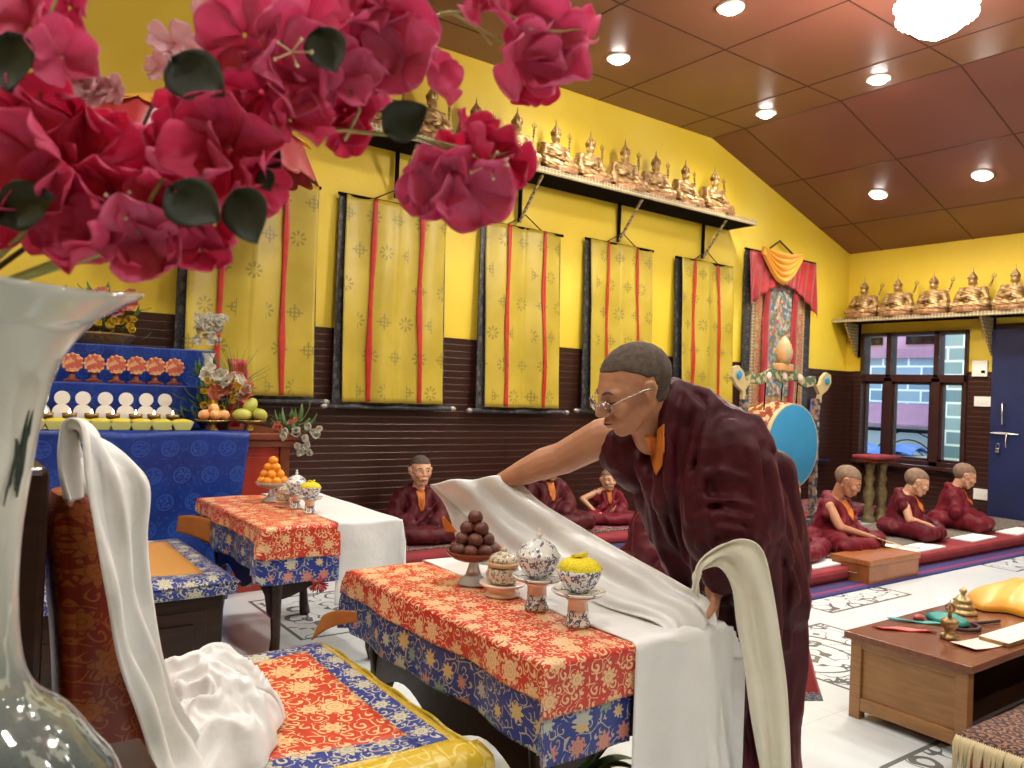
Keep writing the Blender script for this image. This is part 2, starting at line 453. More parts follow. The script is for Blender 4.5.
def skinmat(name, c1, c2):
    m = mat(name, c1, .55, Subsurface_Weight=.12, Subsurface_Scale=.01, Specular_IOR_Level=.4); m.node_tree.nodes['Principled BSDF'].inputs['Subsurface Radius'].default_value = (1, .35, .2)
    t = NT(m); ob = t.coord('Object'); n = t.noise(ob, 14, 3.0); t.base(t.mix(n.sm(.3, .7), c1, c2)); t.bump(t.noise(ob, 120, 3.0), .08, .002); return m
M['skin'] = skinmat('tan skin', (.50, .245, .14), (.44, .20, .11))
M['skinlight'] = skinmat('light tan skin', (.64, .36, .22), (.58, .30, .175))
M['lip'] = mat('lips', (.36, .11, .08), .45)
M['shaved'] = vary('close shaved black hair', (.06, .044, .034), (.105, .076, .056), .9, 60, bump=.5)
M['hairkid'] = vary('short brown hair', (.16, .10, .065), (.24, .15, .095), .75, 30, bump=.4)
M['hairline'] = mat('dark eye line', (.02, .012, .01), .6)
M['eyew'] = mat('eye white', (.75, .70, .66), .3)
M['orange'] = vary('orange undershirt cloth', (.62, .18, .015), (.46, .12, .010), .55, 9)
M['glass'] = mat('clear glass', (1, 1, 1), .02, Transmission_Weight=1.0, IOR=1.45)
M['steel'] = mat('silver wire', (.72, .70, .68), .25, 1.0)
def bluewhite(name='blue and white porcelain', base=(.80, .79, .76), ink=(.025, .04, .14), sc=45, dens=.5, bands=True):
    m = mat(name, base, .12, Coat_Weight=.3); t = NT(m); ob = t.coord('Object')
    n = t.noise(ob, sc, 2.0, .6); v = t.voro(ob, sc*1.2, .8); d = E(t.nt, v.outputs['Distance'])
    pat = n.gt(dens)*(((d*2.2).fract()-.5).abs().gt(.12))
    t.base(t.mix(pat*.85, base, ink)); return m
M['bw'] = bluewhite(sc=60, dens=.49, ink=(.012, .022, .10))
M['bwp'] = bluewhite('blue leaf pattern porcelain', sc=48, dens=.55, ink=(.015, .025, .11))
M['poly'] = bluewhite('small pattern beige porcelain', (.66, .55, .40), (.10, .12, .10), 95, .52)
M['porc'] = mat('plain white porcelain', (.80, .77, .72), .12, Coat_Weight=.3)
M['pinkporc'] = mat('pale porcelain stem', (.78, .64, .55), .15, Coat_Weight=.3)
M['clearglass'] = mat('pressed glass', (.86, .84, .82), .06, Transmission_Weight=.55, IOR=1.3)
M['amberglass'] = mat('red tinted glass', (.30, .08, .05), .08, Transmission_Weight=.35, IOR=1.4)
def rice():
    m = mat('yellow rice', (.86, .74, .02), .6); t = NT(m); ob = t.coord('Object'); v = t.voro(ob, 260, 1.0); d = E(t.nt, v.outputs['Distance'])
    t.base(t.mix(d.sm(.2, .7), (.90, .80, .03), (.78, .58, .0))); t.bump(d, .8, .004); return m
M['rice'] = rice()
M['yelwax'] = vary('yellow wax', (.80, .66, .04), (.68, .52, .02), .4, 60)
M['plum'] = vary('dark brown gulab fruit', (.14, .038, .022), (.09, .022, .014), .45, 40, bump=.2)
M['tang'] = vary('orange tangerine skin', (.86, .33, .02), (.76, .25, .01), .4, 60, bump=.4)
M['peach'] = vary('blushed peach skin', (.80, .55, .20), (.74, .26, .10), .55, 12)
M['mango'] = vary('green mango skin', (.36, .42, .05), (.55, .50, .10), .45, 10)
def petal(name, c1, c2, c3):
    m = mat(name, c1, .55, Sheen_Weight=.1, Subsurface_Weight=.0); t = NT(m); u, v, _ = t.sep(t.coord('UV'))
    n = t.noise(t.comb(u*7, v*2), 3.0, 3.0); c = t.mix(n.sm(.3, .7), c1, c2)
    c = t.mix(((v*1.0)-.0).sm(.55, 0.0), c, c3) if False else c
    inner = (1-v.sm(.0, .45))
    t.base(t.mix(inner*.75, c, c3)); t.bump(t.noise(t.comb(u*22, v*3), 3.0, 3.0), .5, .003)
    b = t.b; tr = t.node('ShaderNodeBsdfTranslucent'); tr.inputs[0].default_value = (*c1, 1)
    mx = t.node('ShaderNodeMixShader'); mx.inputs[0].default_value = .38; out = t.nt.nodes['Material Output']
    t.link(b.outputs[0], mx.inputs[1]); t.link(tr.outputs[0], mx.inputs[2]); t.link(mx.outputs[0], out.inputs[0]); return m
M['pink'] = petal('magenta pink silk petal', (.98, .26, .50), (.95, .17, .38), (.80, .07, .20))
M['deeppink'] = petal('crimson pink silk petal', (.95, .14, .33), (.88, .085, .25), (.66, .03, .10))
M['palepink'] = petal('pale pink blossom petal', (.95, .72, .74), (.92, .58, .62), (.70, .12, .2))
M['pwhite'] = petal('white petal', (.84, .82, .74), (.78, .75, .64), (.7, .65, .4))
M['pyellow'] = petal('yellow rose petal', (.86, .66, .05), (.82, .56, .03), (.7, .4, .02))
M['ppeach'] = petal('peach lily petal', (.85, .38, .26), (.80, .28, .18), (.72, .2, .1))
M['plilac'] = petal('pale lilac petal', (.80, .58, .66), (.75, .5, .6), (.7, .35, .45))
M['leaf'] = vary('dark green silk leaf', (.016, .024, .012), (.028, .036, .018), .6, 30)
M['leaf2'] = vary('mid green leaf', (.06, .13, .03), (.10, .2, .05), .5, 30)
M['stem'] = vary('pale green stem', (.42, .46, .16), (.30, .36, .10), .5, 30)
M['twig'] = vary('dark brown twig', (.04, .018, .012), (.07, .03, .02), .7, 60)
M['stamen'] = mat('cream stamen', (.85, .76, .45), .5)
def carpet(name, a, b, c3, sc=9.0):
    m = mat(name, a, .95); t = NT(m); co = t.coord('UV'); v = t.voro(co, sc, .3); d = E(t.nt, v.outputs['Distance'])
    n = t.noise(co, sc*2.2, 2.0); c = t.mix(((d*3.0).fract()).gt(.5), a, b); c = t.mix(n.gt(.58), c, c3)
    t.base(c); t.bump(t.noise(co, 300, 2.0), .6, .004); return m
M['rug'] = carpet('patterned red carpet', (.28, .025, .03), (.06, .05, .10), (.42, .22, .14), 11)
M['rug2'] = carpet('dark patterned carpet', (.035, .03, .04), (.26, .13, .07), (.10, .04, .04), 22)
M['rugblk'] = carpet('black and cream patterned rug edge', (.03, .03, .03), (.30, .26, .2), (.10, .03, .03), 24)
def stripes():
    m = mat('striped blue and magenta runner', (.10, .07, .3), .95); t = NT(m); u, v, _ = t.sep(t.coord('UV'))
    ramp = t.node('ShaderNodeValToRGB'); ramp.color_ramp.interpolation = 'CONSTANT'; t.link(((v-2.9)/.35), ramp.inputs[0])
    el = ramp.color_ramp.elements; cs = [(.030, .028, .13), (.20, .025, .09), (.03, .025, .12), (.04, .012, .06), (.18, .018, .06), (.03, .025, .12)]
    el[0].color = (*cs[0], 1); el[1].position = .17; el[1].color = (*cs[1], 1)
    for p, c in ((.28, cs[2]), (.48, cs[3]), (.62, cs[4]), (.78, cs[5])): e = el.new(p); e.color = (*c, 1)
    t.base(ramp.outputs[0]); return m
M['stripe'] = stripes()
M['matred'] = vary('dusty red mattress cloth', (.26, .026, .035), (.20, .018, .025), .9, 8)
M['paper'] = vary('cream paper', (.80, .74, .60), (.74, .68, .55), .8, 30, bump=0)
M['wpaper'] = vary('white paper sheets', (.80, .80, .78), (.72, .72, .70), .8, 30, bump=0)
M['pinkpaper'] = vary('pinkish paper', (.80, .62, .54), (.76, .58, .50), .8, 30, bump=0)
M['turq'] = vary('turquoise brocade', (.02, .30, .27), (.015, .22, .2), .5, 40)
M['skyblue'] = vary('blue drum skin', (.035, .27, .52), (.03, .25, .48), .55, 5, bump=0)
def drumside():
    m = mat('gilded red drum shell', (.3, .08, .04), .25); t = NT(m); n = t.noise(t.coord('Object'), 16, 3.0)
    t.base(t.mix(n.gt(.55), (.28, .06, .03), (.62, .42, .22))); return m
M['drumside'] = drumside()
def carvedpaint(name, a, b):
    m = mat(name, a, .5); t = NT(m); n = t.noise(t.coord('Object'), 24, 2.0); t.base(t.mix(n.gt(.52), a, b)); return m
M['dframe'] = carvedpaint('painted green and cream carving', (.10, .16, .10), (.50, .42, .22))
M['dpost'] = carvedpaint('painted dark blue post', (.05, .06, .10), (.35, .22, .14))
M['cream'] = mat('cream gold paint', (.55, .44, .22), .45)
M['framewood'] = vary('dark brown window frame', (.045, .016, .014), (.035, .012, .010), .35, 8, bump=.03)
M['doorsheen'] = vary('dark door with blue sheen tint', (.022, .032, .10), (.015, .022, .07), .22, 2, bump=.02)  # dark door colour made bluer; the blue stands in for reflections
M['white'] = mat('white plastic', (.78, .76, .68), .4)
def bricks():
    m = mat('pale blue grey stone blocks', (.4, .5, .6), .8); t = NT(m); x, y, z = t.sep(t.pos())
    b = t.node('ShaderNodeTexBrick'); t.link(t.comb(y, z), b.inputs[0]); b.inputs['Color1'].default_value = (.17, .27, .36, 1); b.inputs['Color2'].default_value = (.33, .43, .50, 1)
    b.inputs['Mortar'].default_value = (.85, .9, .92, 1); b.inputs['Scale'].default_value = 1; b.inputs['Mortar Size'].default_value = .016; b.inputs['Brick Width'].default_value = .42; b.inputs['Row Height'].default_value = .19
    t.base(b.outputs[0]); return m
M['brick'] = bricks()
M['purple'] = vary('faded purple red metal roof', (.42, .20, .28), (.36, .16, .24), .6, 3)
M['pinkwall'] = mat('pink outer wall', (.62, .32, .42), .8)
M['tarp'] = mat('blue plastic tarp', (.03, .12, .55), .5)
M['outgrey'] = mat('pale outdoor concrete', (.55, .6, .62), .9)
M['slipper'] = mat('white cloth', (.8, .82, .85), .7)
def emis(name, c, s):
    m = mat(name, (1, 1, 1), .5); b = m.node_tree.nodes['Principled BSDF']; b.inputs['Emission Color'].default_value = (*c, 1); b.inputs['Emission Strength'].default_value = s; return m
M['bulb'] = emis('lit downlight', (1, .96, .88), 40)
M['chandbulb'] = emis('lit crystal shade', (1, .93, .84), 7)
M['flame'] = emis('butter lamp flame', (1, .75, .45), 9)
def vaseglass():
    m = mat('white and sea green art glass', (.62, .66, .60), .06, Coat_Weight=.4); t = NT(m); co = t.coord('Object'); x, y, z = t.sep(co)
    n = t.noise(t.vmath('MULTIPLY', co, (6, 6, 1.4)), 3.0, 4.0); sp = t.noise(co, 330, 1.0).gt(.66)
    hz = (z+n*.14-.07)
    c = t.mix(hz.sm(.08, .40), (.022, .065, .075), (.60, .62, .56))
    streak = ((n*7.0).fract()-.5).abs().lt(.10)*(1-hz.sm(.22, .42)); c = t.mix(streak*.7, c, (.55, .62, .55))
    c = t.mix(sp*(1-hz.sm(.10, .30))*.6, c, (.02, .05, .05)); t.base(c)
    tw = t.b.inputs['Transmission Weight']; t.link((1-hz.sm(.05, .38))*.3+.04, tw); return m
M['vase'] = vaseglass()
M['ink'] = mat('dark green ink painting', (.03, .05, .04), .3)
# ================================================================== THE ROOM
YW, XR, XL, YN = 5.68, 9.433, -3.2, -4.2      # long left wall, far right wall, and the two behind the camera
WZ, ZF, ZC, XK = 1.675, 4.06, 3.175, 6.7
def slope_z(x): return ZF-(x-XK)*(ZF-ZC)/(XR-XK) if x > XK else ZF
struct('floor', MB().box((XL, YN, -.1), (XR+.2, YW+.2, 0)), M['floor'])
g = MB().prism([(XL-.2, YW, 0), (XR, YW, 0), (XR, YW, ZC), (XK, YW, ZF), (XL-.2, YW, ZF)], (0, .15, 0)); struct('wall_left', g, M['wall'])
g = MB().prism([(XL-.2, YN, 0), (XR, YN, 0), (XR, YN, ZC), (XK, YN, ZF), (XL-.2, YN, ZF)], (0, -.15, 0)); struct('wall_back', g, M['wall'])
struct('wall_near', MB().box((XL-.2, YN, 0), (XL, YW, ZF)), M['wall'])
# far wall with the window opening y 4.22..5.47, z .60..2.15
g = MB(); WY0, WY1, W0, W1 = 4.19, 5.46, .58, 2.15
for a, b in (((XR, YN, 0), (XR+.18, WY0, ZC)), ((XR, WY1, 0), (XR+.18, YW+.15, ZC)), ((XR, WY0, 0), (XR+.18, WY1, W0)), ((XR, WY0, W1), (XR+.18, WY1, ZC))): g.box(a, b)
struct('wall_right', g, M['wall'])
# ceiling: flat part and sloping part, joints as thin dark strips
g = MB().box((XL-.2, YN-.1, ZF), (XK, YW+.15, ZF+.12)); g.prism([(XK, YN-.1, ZF), (XR+.2, YN-.1, slope_z(XR+.2)), (XR+.2, YN-.1, slope_z(XR+.2)+.12), (XK, YN-.1, ZF+.12)], (0, YW+.25-YN, 0))
struct('ceiling', g, M['ceil'])
g = MB(); e = .006
for x in (-2.3, -1.3, -.3, .72, 1.74, 2.8, 3.9, 5.05, 6.18, 6.7): g.box((x-e, YN, ZF-.003), (x+e, YW, ZF+.01))
for x in (7.73, 8.75):
    z = slope_z(x); g.box((x-e, YN, z-.004), (x+e, YW, z+.02))
for k in range(-6, 3):
    y = 3.12+1.065*k
    g.box((XL, y-e, ZF-.003), (XK, y+e, ZF+.01))
    g.prism([(XK, y-e, ZF-.003), (XR, y-e, ZC-.003), (XR, y-e, ZC+.02), (XK, y-e, ZF+.02)], (0, 2*e, 0))
struct('trim_1', g, M['seam'])
# wainscot boards
g = MB(); T1 = .018
g.box((XL, YW-T1, 0), (XR, YW, WZ)); struct('trim_2', g, M['wain'])
g = MB()
for a, b in (((XR-T1, WY1+.0, 0), (XR, YW-T1, WZ)), ((XR-T1, WY0, 0), (XR, WY1, W0)), ((XR-T1, 3.93, 0), (XR, WY0, WZ)), ((XR-T1, YN, 0), (XR, 3.0, WZ))): g.box(a, b)
struct('trim_3', g, M['wain'])
struct('trim_4', MB().box((XL, YN, 0), (XR, YN+T1, WZ)).box((XL, YN, 0), (XL+T1, YW, WZ)), M['wain'])
# a boxed pier in the corner by the window, same boards
struct('trim_5', MB().box((XR-.12, 5.40, 0), (XR-T1, 5.50, WZ), .006), M['wain'])
# window: frame, mullions, panes, bars
wn = thing('window_1', None, None, (XR, (WY0+WY1)/2, W0)); wn['kind'] = 'structure'
g = MB(); x0, x1 = XR-.05, XR+.10
g.box((x0, WY0, W0), (x1, WY0+.03, W1), .004).box((x0, WY1-.05, W0), (x1, WY1, W1), .004)
g.box((x0, WY0, W1-.045), (x1, WY1, W1), .004).box((x0, WY0, W0), (x1, WY1, W0+.05), .004)
g.box((x0, WY0, 1.55), (x1, WY1, 1.64), .004)
for y, w in ((4.53, .05), (5.10, .05)): g.box((x0, y-w, W0), (x1, y+w, 1.6), .004)
for y, w in ((4.53, .03), (5.10, .03)): g.box((x0, y-w, 1.6), (x1, y+w, W1), .004)
g.build('window_frame', M['framewood'], wn)
for (a, b) in ((WY0+.03, 4.48), (4.58, 5.05), (5.15, WY1-.05)):
    h = MB(); h.box((XR-.02, a, .63), (XR+.05, a+.03, 1.55)).box((XR-.02, b-.03, .63), (XR+.05, b, 1.55)).box((XR-.02, a, .63), (XR+.05, b, .66)).box((XR-.02, a, 1.52), (XR+.05, b, 1.55))
    s = h.build('window_sash', M['framewood'], wn)
    MB().box((XR+.012, a+.03, .66), (XR+.016, b-.03, 1.52)).build('pane', M['glass'], s)
for (a, b) in ((WY0+.03, 4.5), (4.56, 5.07), (5.13, WY1-.05)): MB().box((XR+.02, a, 1.64), (XR+.024, b, W1-.045)).build('pane', M['glass'], wn)
MB().box((XR-.16, WY0-.03, W0-.04), (XR+.0, WY1+.02, W0), .006).build('window_sill', M['framewood'], wn)
# door leaf, latch, pull handle
dr = thing('door_1', None, None, (XR-.1, 3.4, 0)); dr['kind'] = 'structure'
MB().box((XR-.02, 2.96, 0), (XR+.04, 3.02, 2.2), .004).box((XR-.02, 2.96, 2.14), (XR+.04, 3.93, 2.2), .004).build('door_frame', M['framewood'], dr)
MB().box((XR-.075, 3.0, .01), (XR-.03, 3.92, 2.14), .006).build('door_leaf', M['doorsheen'], dr)
h = MB(); h.tube([(XR-.075, 3.78, 1.34), (XR-.12, 3.78, 1.33), (XR-.125, 3.78, 1.22), (XR-.12, 3.78, 1.11), (XR-.075, 3.78, 1.10)], .008); h.build('door_handle', M['steel'], dr, smooth=True)
h = MB(); h.box((XR-.09, 3.70, .995), (XR-.075, 3.87, 1.02), .003).tube([(XR-.10, 3.62, 1.008), (XR-.10, 3.90, 1.008)], .007); h.tube([(XR-.10, 3.74, 1.0), (XR-.115, 3.74, .93), (XR-.10, 3.74, .86)], .006)
h.build('latch', M['steel'], dr)
h = MB(); h.box((XR-.12, 3.80, .80), (XR-.09, 3.84, .85), .006); h.tube([(XR-.105, 3.805, .85), (XR-.105, 3.805, .89), (XR-.105, 3.82, .90), (XR-.105, 3.835, .89), (XR-.105, 3.835, .85)], .004); h.build('padlock', M['steel'], dr)
# small fittings on the far wall
sw = thing('wall_thermostat', 'cream rectangular wall box with small black slot, on yellow paint beside the window', 'switch', (XR, 4.06, 1.66))
MB().box((XR-.04, 3.98, 1.62), (XR, 4.14, 1.80), .006).build('housing', M['white'], sw); MB().box((XR-.044, 4.00, 1.66), (XR-.038, 4.04, 1.69)).build('slot', M['iron'], sw)
for nm, (y, z, w, hh), lb in (('light_switch', (4.02, 1.345, .09, .055), 'white wide switch plate on brown boards between window and dark glossy door'), ('power_socket', (4.0, .32, .085, .06), 'white wall socket low on brown boards behind the last seated boy')):
    s = thing(nm, lb, 'switch' if 'switch' in nm else 'socket', (XR-T1, y, z)); MB().box((XR-T1-.012, y-w, z-hh), (XR-T1, y+w, z+hh), .004).build('plate', M['white'], s)
    for k in (-1, 0, 1): MB().box((XR-T1-.018, y+k*.045-.014, z-.02), (XR-T1-.011, y+k*.045+.014, z+.02), .003).build('rocker' if 'switch' in nm else 'outlet', M['porc'], s)
# ---- outside the window
struct('trim_6', MB().box((XR+.3, 1.0, -.3), (XR+9, 16, -.25)), M['outgrey'])
o = thing('outdoor_building', 'pale stone block house wall with red trim outside the window', 'building', (12.6, 6, -.25))
MB().box((12.6, 2.2, -.25), (13.4, 11, 2.03)).build('block_wall', M['brick'], o)
MB().box((12.5, 2.2, 2.03), (13.4, 11, 2.18)).build('red_ledge', M['purple'], o); MB().box((12.7, 2.2, 2.18), (13.4, 11, 3.4)).build('upper_wall', M['pinkwall'], o)
for y in (5.7, 7.0): MB().box((12.66, y, 2.26), (12.72, y+.9, 2.9)).build('dark_window', M['iron'], o)
o = thing('stone_pillar', 'tall pale block pillar outside the right side of window', 'pillar', (11.2, 4.95, -.25)); MB().box((11.2, 4.3, -.25), (11.9, 5.34, 2.9)).build('block_shaft', M['brick'], o)
o = thing('metal_shed', 'low shed with faded purple metal roof outside the window', 'shed', (11.6, 6.4, -.25))
MB().prism([(11.3, 5.4, .97), (12.3, 5.4, 1.27), (12.3, 5.4, 1.30), (11.3, 5.4, 1.0)], (0, 3.2, 0)).build('roof', M['purple'], o)
MB().box((11.5, 5.5, -.25), (12.2, 8.3, .98)).build('shed_wall', M['outgrey'], o)
g = MB(); g.tube([(11.0, 5.3, .92), (11.0, 8.5, .92)], .025)
for y in (5.3, 6.0, 6.9): g.tube([(11.0, y, -.25), (11.0, y, .92)], .02)
for rr in (.16, .27, .38, .5): g.tube([(10.95, 5.62+rr*cos(a*pi/12), .42+rr*sin(a*pi/12)) for a in range(13)], .009, 6)
gt = thing('iron_gate', 'thin iron gate with concentric arches outside the window', 'gate', (11, 5.8, -.25)); g.build('rails', M['iron'], gt)
g = MB().grid(lambda u, v: V((10.4+.5*u, 5.3+1.9*v, .62+.10*sin(u*3.1)+.04*sin(v*17))), 6, 20); o = g.build('plastic_tarp', M['tarp'], solid=.01)
tag(o, 'bright blue tarp heaped low outside the window', 'tarp')
g = MB().box((10.4, 5.3, -.25), (10.9, 7.2, .60)); tag(g.build('concrete_planter', M['outgrey']), 'low pale concrete block under the blue tarp outside', 'planter')

# ================================================================== SHELVES AND STATUES
def bracket(sh, p0, p1, p2, w, horiz):
    """post down the wall p0-p1 and a carved brace p1-p2"""
    b = MB().tube([p0, p1], w, 4).build('bracket', M['iron'], sh)
    g = MB(); g.tube([p1, p2], w*.8, 4); g.build('carved_brace', M['trim'], b)
sh = thing('wall_shelf', 'long high dark shelf with carved edge carrying statues on the left wall', 'shelf', (4.8, 5.5, 3.1))
MB().box((2.15, 5.32, 3.115), (7.0, YW, 3.155), .004).build('board', M['iron'], sh)
g = MB().box((2.14, 5.305, 3.11), (7.02, 5.32, 3.165), .003).box((6.995, 5.32, 3.11), (7.01, YW, 3.165)); g.build('carved_edge', M['trim'], sh)
for x in (2.92, 4.14, 5.34, 6.57): bracket(sh, (x, 5.64, 3.12), (x, 5.64, 2.74), (x+.02, 5.36, 3.11), .018, 0)
s2 = thing('wall_shelf', 'high shelf with carved edge over the window, carrying statues on far wall', 'shelf', (9.2, 4.3, 2.27))
MB().box((9.08, 1.4, 2.27), (XR, 5.66, 2.305), .004).build('board', M['iron'], s2)
MB().box((9.065, 1.4, 2.262), (9.08, 5.67, 2.312), .003).build('carved_edge', M['trim'], s2)
for y in (5.50, 3.93, 2.4):
    b = MB().prism([(XR-.0, y, 2.27), (9.1, y, 2.27), (9.12, y, 2.22), (XR-.05, y, 1.87), (XR, y, 1.85)], (0, .025, 0)).build('bracket', M['trim'], s2)
    MB().box((XR-.045, y-.012, 1.85), (XR-.001, y-.001, 2.265)).build('post', M['iron'], b)
# seated gold statue, facing -Y, feet of the lotus at z 0, about .45 high
def make_statue():
    o = thing('gold_statue', 'x', 'statue')
    pr = [('e', (0, .0, .135), (.075, .058, .10)), ('e', (0, 0, .20), (.088, .05, .05)), ('c', (-.085, 0, .215), .028, (.085, 0, .215), .028),
          ('c', (-.095, 0, .205), .026, (-.125, -.03, .13), .022), ('c', (-.125, -.03, .13), .021, (-.05, -.085, .145), .016), ('c', (-.05, -.085, .145), .018, (-.02, -.09, .15), .016),
          ('c', (.095, 0, .205), .026, (.13, -.03, .13), .022), ('c', (.13, -.03, .13), .02, (.07, -.08, .115), .016), ('c', (.07, -.08, .115), .018, (.03, -.085, .12), .02),
          ('c', (.05, 0, .075), .045, (.135, -.06, .078), .038), ('c', (.135, -.06, .078), .036, (-.02, -.095, .07), .026),
          ('c', (-.05, 0, .075), .045, (-.135, -.06, .078), .038), ('c', (-.135, -.06, .078), .036, (.02, -.095, .075), .026), ('c', (0, 0, .23), .02, (0, -.004, .265), .02),
          ('e', (0, -.004, .285), (.030, .033, .040)), ('c', (-.0, -.036, .285), .006, (0, -.038, .278), .008), ('e', (-.032, 0, .28), (.008, .008, .02)), ('e', (.032, 0, .28), (.008, .008, .02)),
          ('p', [((-.10, .02, .23), .02), ((-.115, .03, .15), .026), ((-.13, .03, .08), .03)]), ('p', [((.10, .02, .23), .02), ((.115, .03, .15), .026), ((.13, .03, .08), .03)])]
    skin(fill(pr), 'figure', .0055, M['gold'], o, 2, disp=lambda p, n: .0022*sin(p.z*260+p.x*90)*(1 if p.z < .25 else 0))
    g = MB().lathe([(.0, 0), (.135, 0), (.15, .012), (.138, .025), (.15, .036), (.13, .052), (.10, .058), (0, .058)], (0, -.02, 0), 40, wob=lambda r, h, a: (r*(1+.05*sin(a*14))*(1+.12*cos(a)**2), h))
    g.build('lotus_base', M['goldbase'], o, smooth=True)
    g = MB().lathe([(.032, .30), (.037, .307), (.036, .318), (.040, .322), (.033, .338), (.026, .342), (.028, .350), (.016, .362), (.012, .374), (.006, .384), (.004, .41), (.0, .43)], (0, 0, 0), 16, wob=lambda r, h, a: (r*(1+.1*sin(a*5)), h))
    for k in range(5):
        a = -pi/2+(k-2)*.6; g.lathe([(.008, 0), (.009, .012), (.0, .034)], (.034*cos(a), .034*sin(a), .316), 6)
    g.build('crown', M['gold'], o, smooth=True)
    g = MB(); g.tube([(.10, -.05, .10), (.135, .0, .22), (.16, .035, .33)], .005, 6); g.ball((.142, .01, .25), .013, sub=1).ball((.148, .018, .275), .012, sub=1).ball((.153, .026, .298), .012, sub=1)
    for d in (-.018, 0, .018): g.tube([(.157+d*.5, .033, .32), (.16+d, .035, .335), (.163+d*.8, .04, .375-abs(d))], [.004, .004, .001], 5)
    g.build('staff', M['gold'], o, smooth=True)
    MB().lathe([(.0, 0), (.018, .002), (.026, .016), (.020, .024), (.0, .02)], (-.01, -.10, .088), 12).build('bowl', M['gold'], o, smooth=True)
    return o
st0 = make_statue(); used = False
lefts = [2.70, 3.13, 3.55, 3.97, 4.40, 4.81, 5.25, 5.67, 6.10, 6.55]
ordn = ['first', 'second', 'third', 'fourth', 'fifth', 'sixth', 'seventh', 'eighth', 'ninth', 'tenth']
for i, x in enumerate(lefts):
    o = st0 if i == 0 else copy_tree(st0)
    o.location = (x, 5.50, 3.156); s = 1.22+.03*sin(i*2.3); o.scale = (s, s, s); o.rotation_euler = (0, 0, .1*sin(i*1.7)-.05)
    k = 9-i
    o['label'] = ('gold seated figure at the right end of the long left wall shelf' if k == 0 else 'gold seated figure on the long left wall shelf, %s counting from its right end' % ordn[k])
    o['group'] = 'gold statues on the long left shelf'
for i, y in enumerate([5.36, 4.94, 4.52, 4.10, 3.67, 3.24]):
    o = copy_tree(st0); o.location = (9.25, y, 2.306); s = 1.22+.02*sin(i*2.9); o.scale = (s, s, s*1.0); o.rotation_euler = (0, 0, -pi/2+.12*sin(i*2.1)+.1)
    o['label'] = ('gold seated figure on the far wall shelf, nearest the corner' if i == 0 else 'gold seated figure on the far wall shelf, %s from the corner' % ordn[i])
    o['group'] = 'gold statues on the far wall shelf'

# ================================================================== COVERED THANGKAS ON THE LEFT WALL
def cover_thangka(x0, x1, zt, zb, label, lean=0.05, folds=2, slant=0.0, hang=True):
    w = x1-x0; xc = (x0+x1)/2; o = thing('covered_thangka', label, 'thangka', (xc, YW-.05, zt), 'covered thangkas along the left wall')
    yb = lambda t: YW-.045-lean*t
    def back(u, v): t = v; return V((x0-.045-.015*t+u*(w+.055+.035*t), yb(t)+.012, zt+.0-(zt-zb+.03)*v))
    MB().grid(lambda u, v: back(u, v), 6, 10).build('brocade_backing', M['darkbro'], o, solid=.012)
    def cov(u, v):
        f = .017*sin(u*pi*2*folds+1.3*x0)+.012*sin(u*17+v*2)*v+.006*sin(v*9+u*6+x0)+.03*max(0, 1-abs(u-.5)/.02)*.35
        return V((x0+u*w+slant*v+.012*sin(v*5+x0)*v, yb(v)-.026-f-.012*v, zt-(zt-zb)*v-.012*sin(u*pi*2)*0)), (u*w+x0*.37, v*(zt-zb))
    MB().grid(cov, 48, 36).build('silk_cover', M['cover'], o, smooth=True, solid=.004)
    for (u, dx) in ((.27, -.03), (.74, .0)):
        def rib(a, b, u=u, dx=dx):
            uu = u+dx*b+(a-.5)*(.055-.02*b*0)*(1-.35*abs(sin(b*6+x0+u*9)))
            p, _ = cov(min(max(uu, 0), 1), min(b, .995)); return p+V((0, -.012-.004*sin(b*11), 0))
        MB().grid(rib, 3, 40).build('red_ribbon', M['ribbon'], o, smooth=True, solid=.003)
    MB().tube([(x0-.06, yb(0)-.012, zt), (x1+.03, yb(0)-.012, zt)], .012).build('top_rod', M['iron'], o)
    r = MB().tube([(x0-.10, yb(1)-.0, zb-.035), (x1+.10, yb(1)-.0, zb-.035)], .020, 10).build('bottom_rod', M['darkbro'], o)
    for x in (x0-.12, x1+.12): MB().ball((x, yb(1), zb-.035), (.035, .022, .022), sub=2).build('rod_knob', M['rodknob'], r, smooth=True)
    if hang: MB().tube([(x0+.25*w, yb(0)-.01, zt), (xc, YW-.06, zt+.12), (x1-.25*w, yb(0)-.01, zt)], .006, 5).build('hanging_cord', M['cord'], o)
    return o
cover_thangka(1.36, 2.26, 2.70, 1.15, 'yellow silk covered thangka behind the altar flowers, leftmost on the wall', folds=2)
cover_thangka(2.49, 3.37, 2.69, 1.12, 'yellow silk covered thangka with red ribbons, second from left', slant=-.01)
cover_thangka(3.78, 4.60, 2.69, 1.11, 'yellow silk covered thangka, third from left, hanging left of the bending monk', slant=0)
cover_thangka(4.96, 5.78, 2.71, 1.13, 'yellow silk covered thangka partly behind the bending monk head')
cover_thangka(6.20, 7.02, 2.70, 1.13, 'yellow silk covered thangka just left of the uncovered painted one')
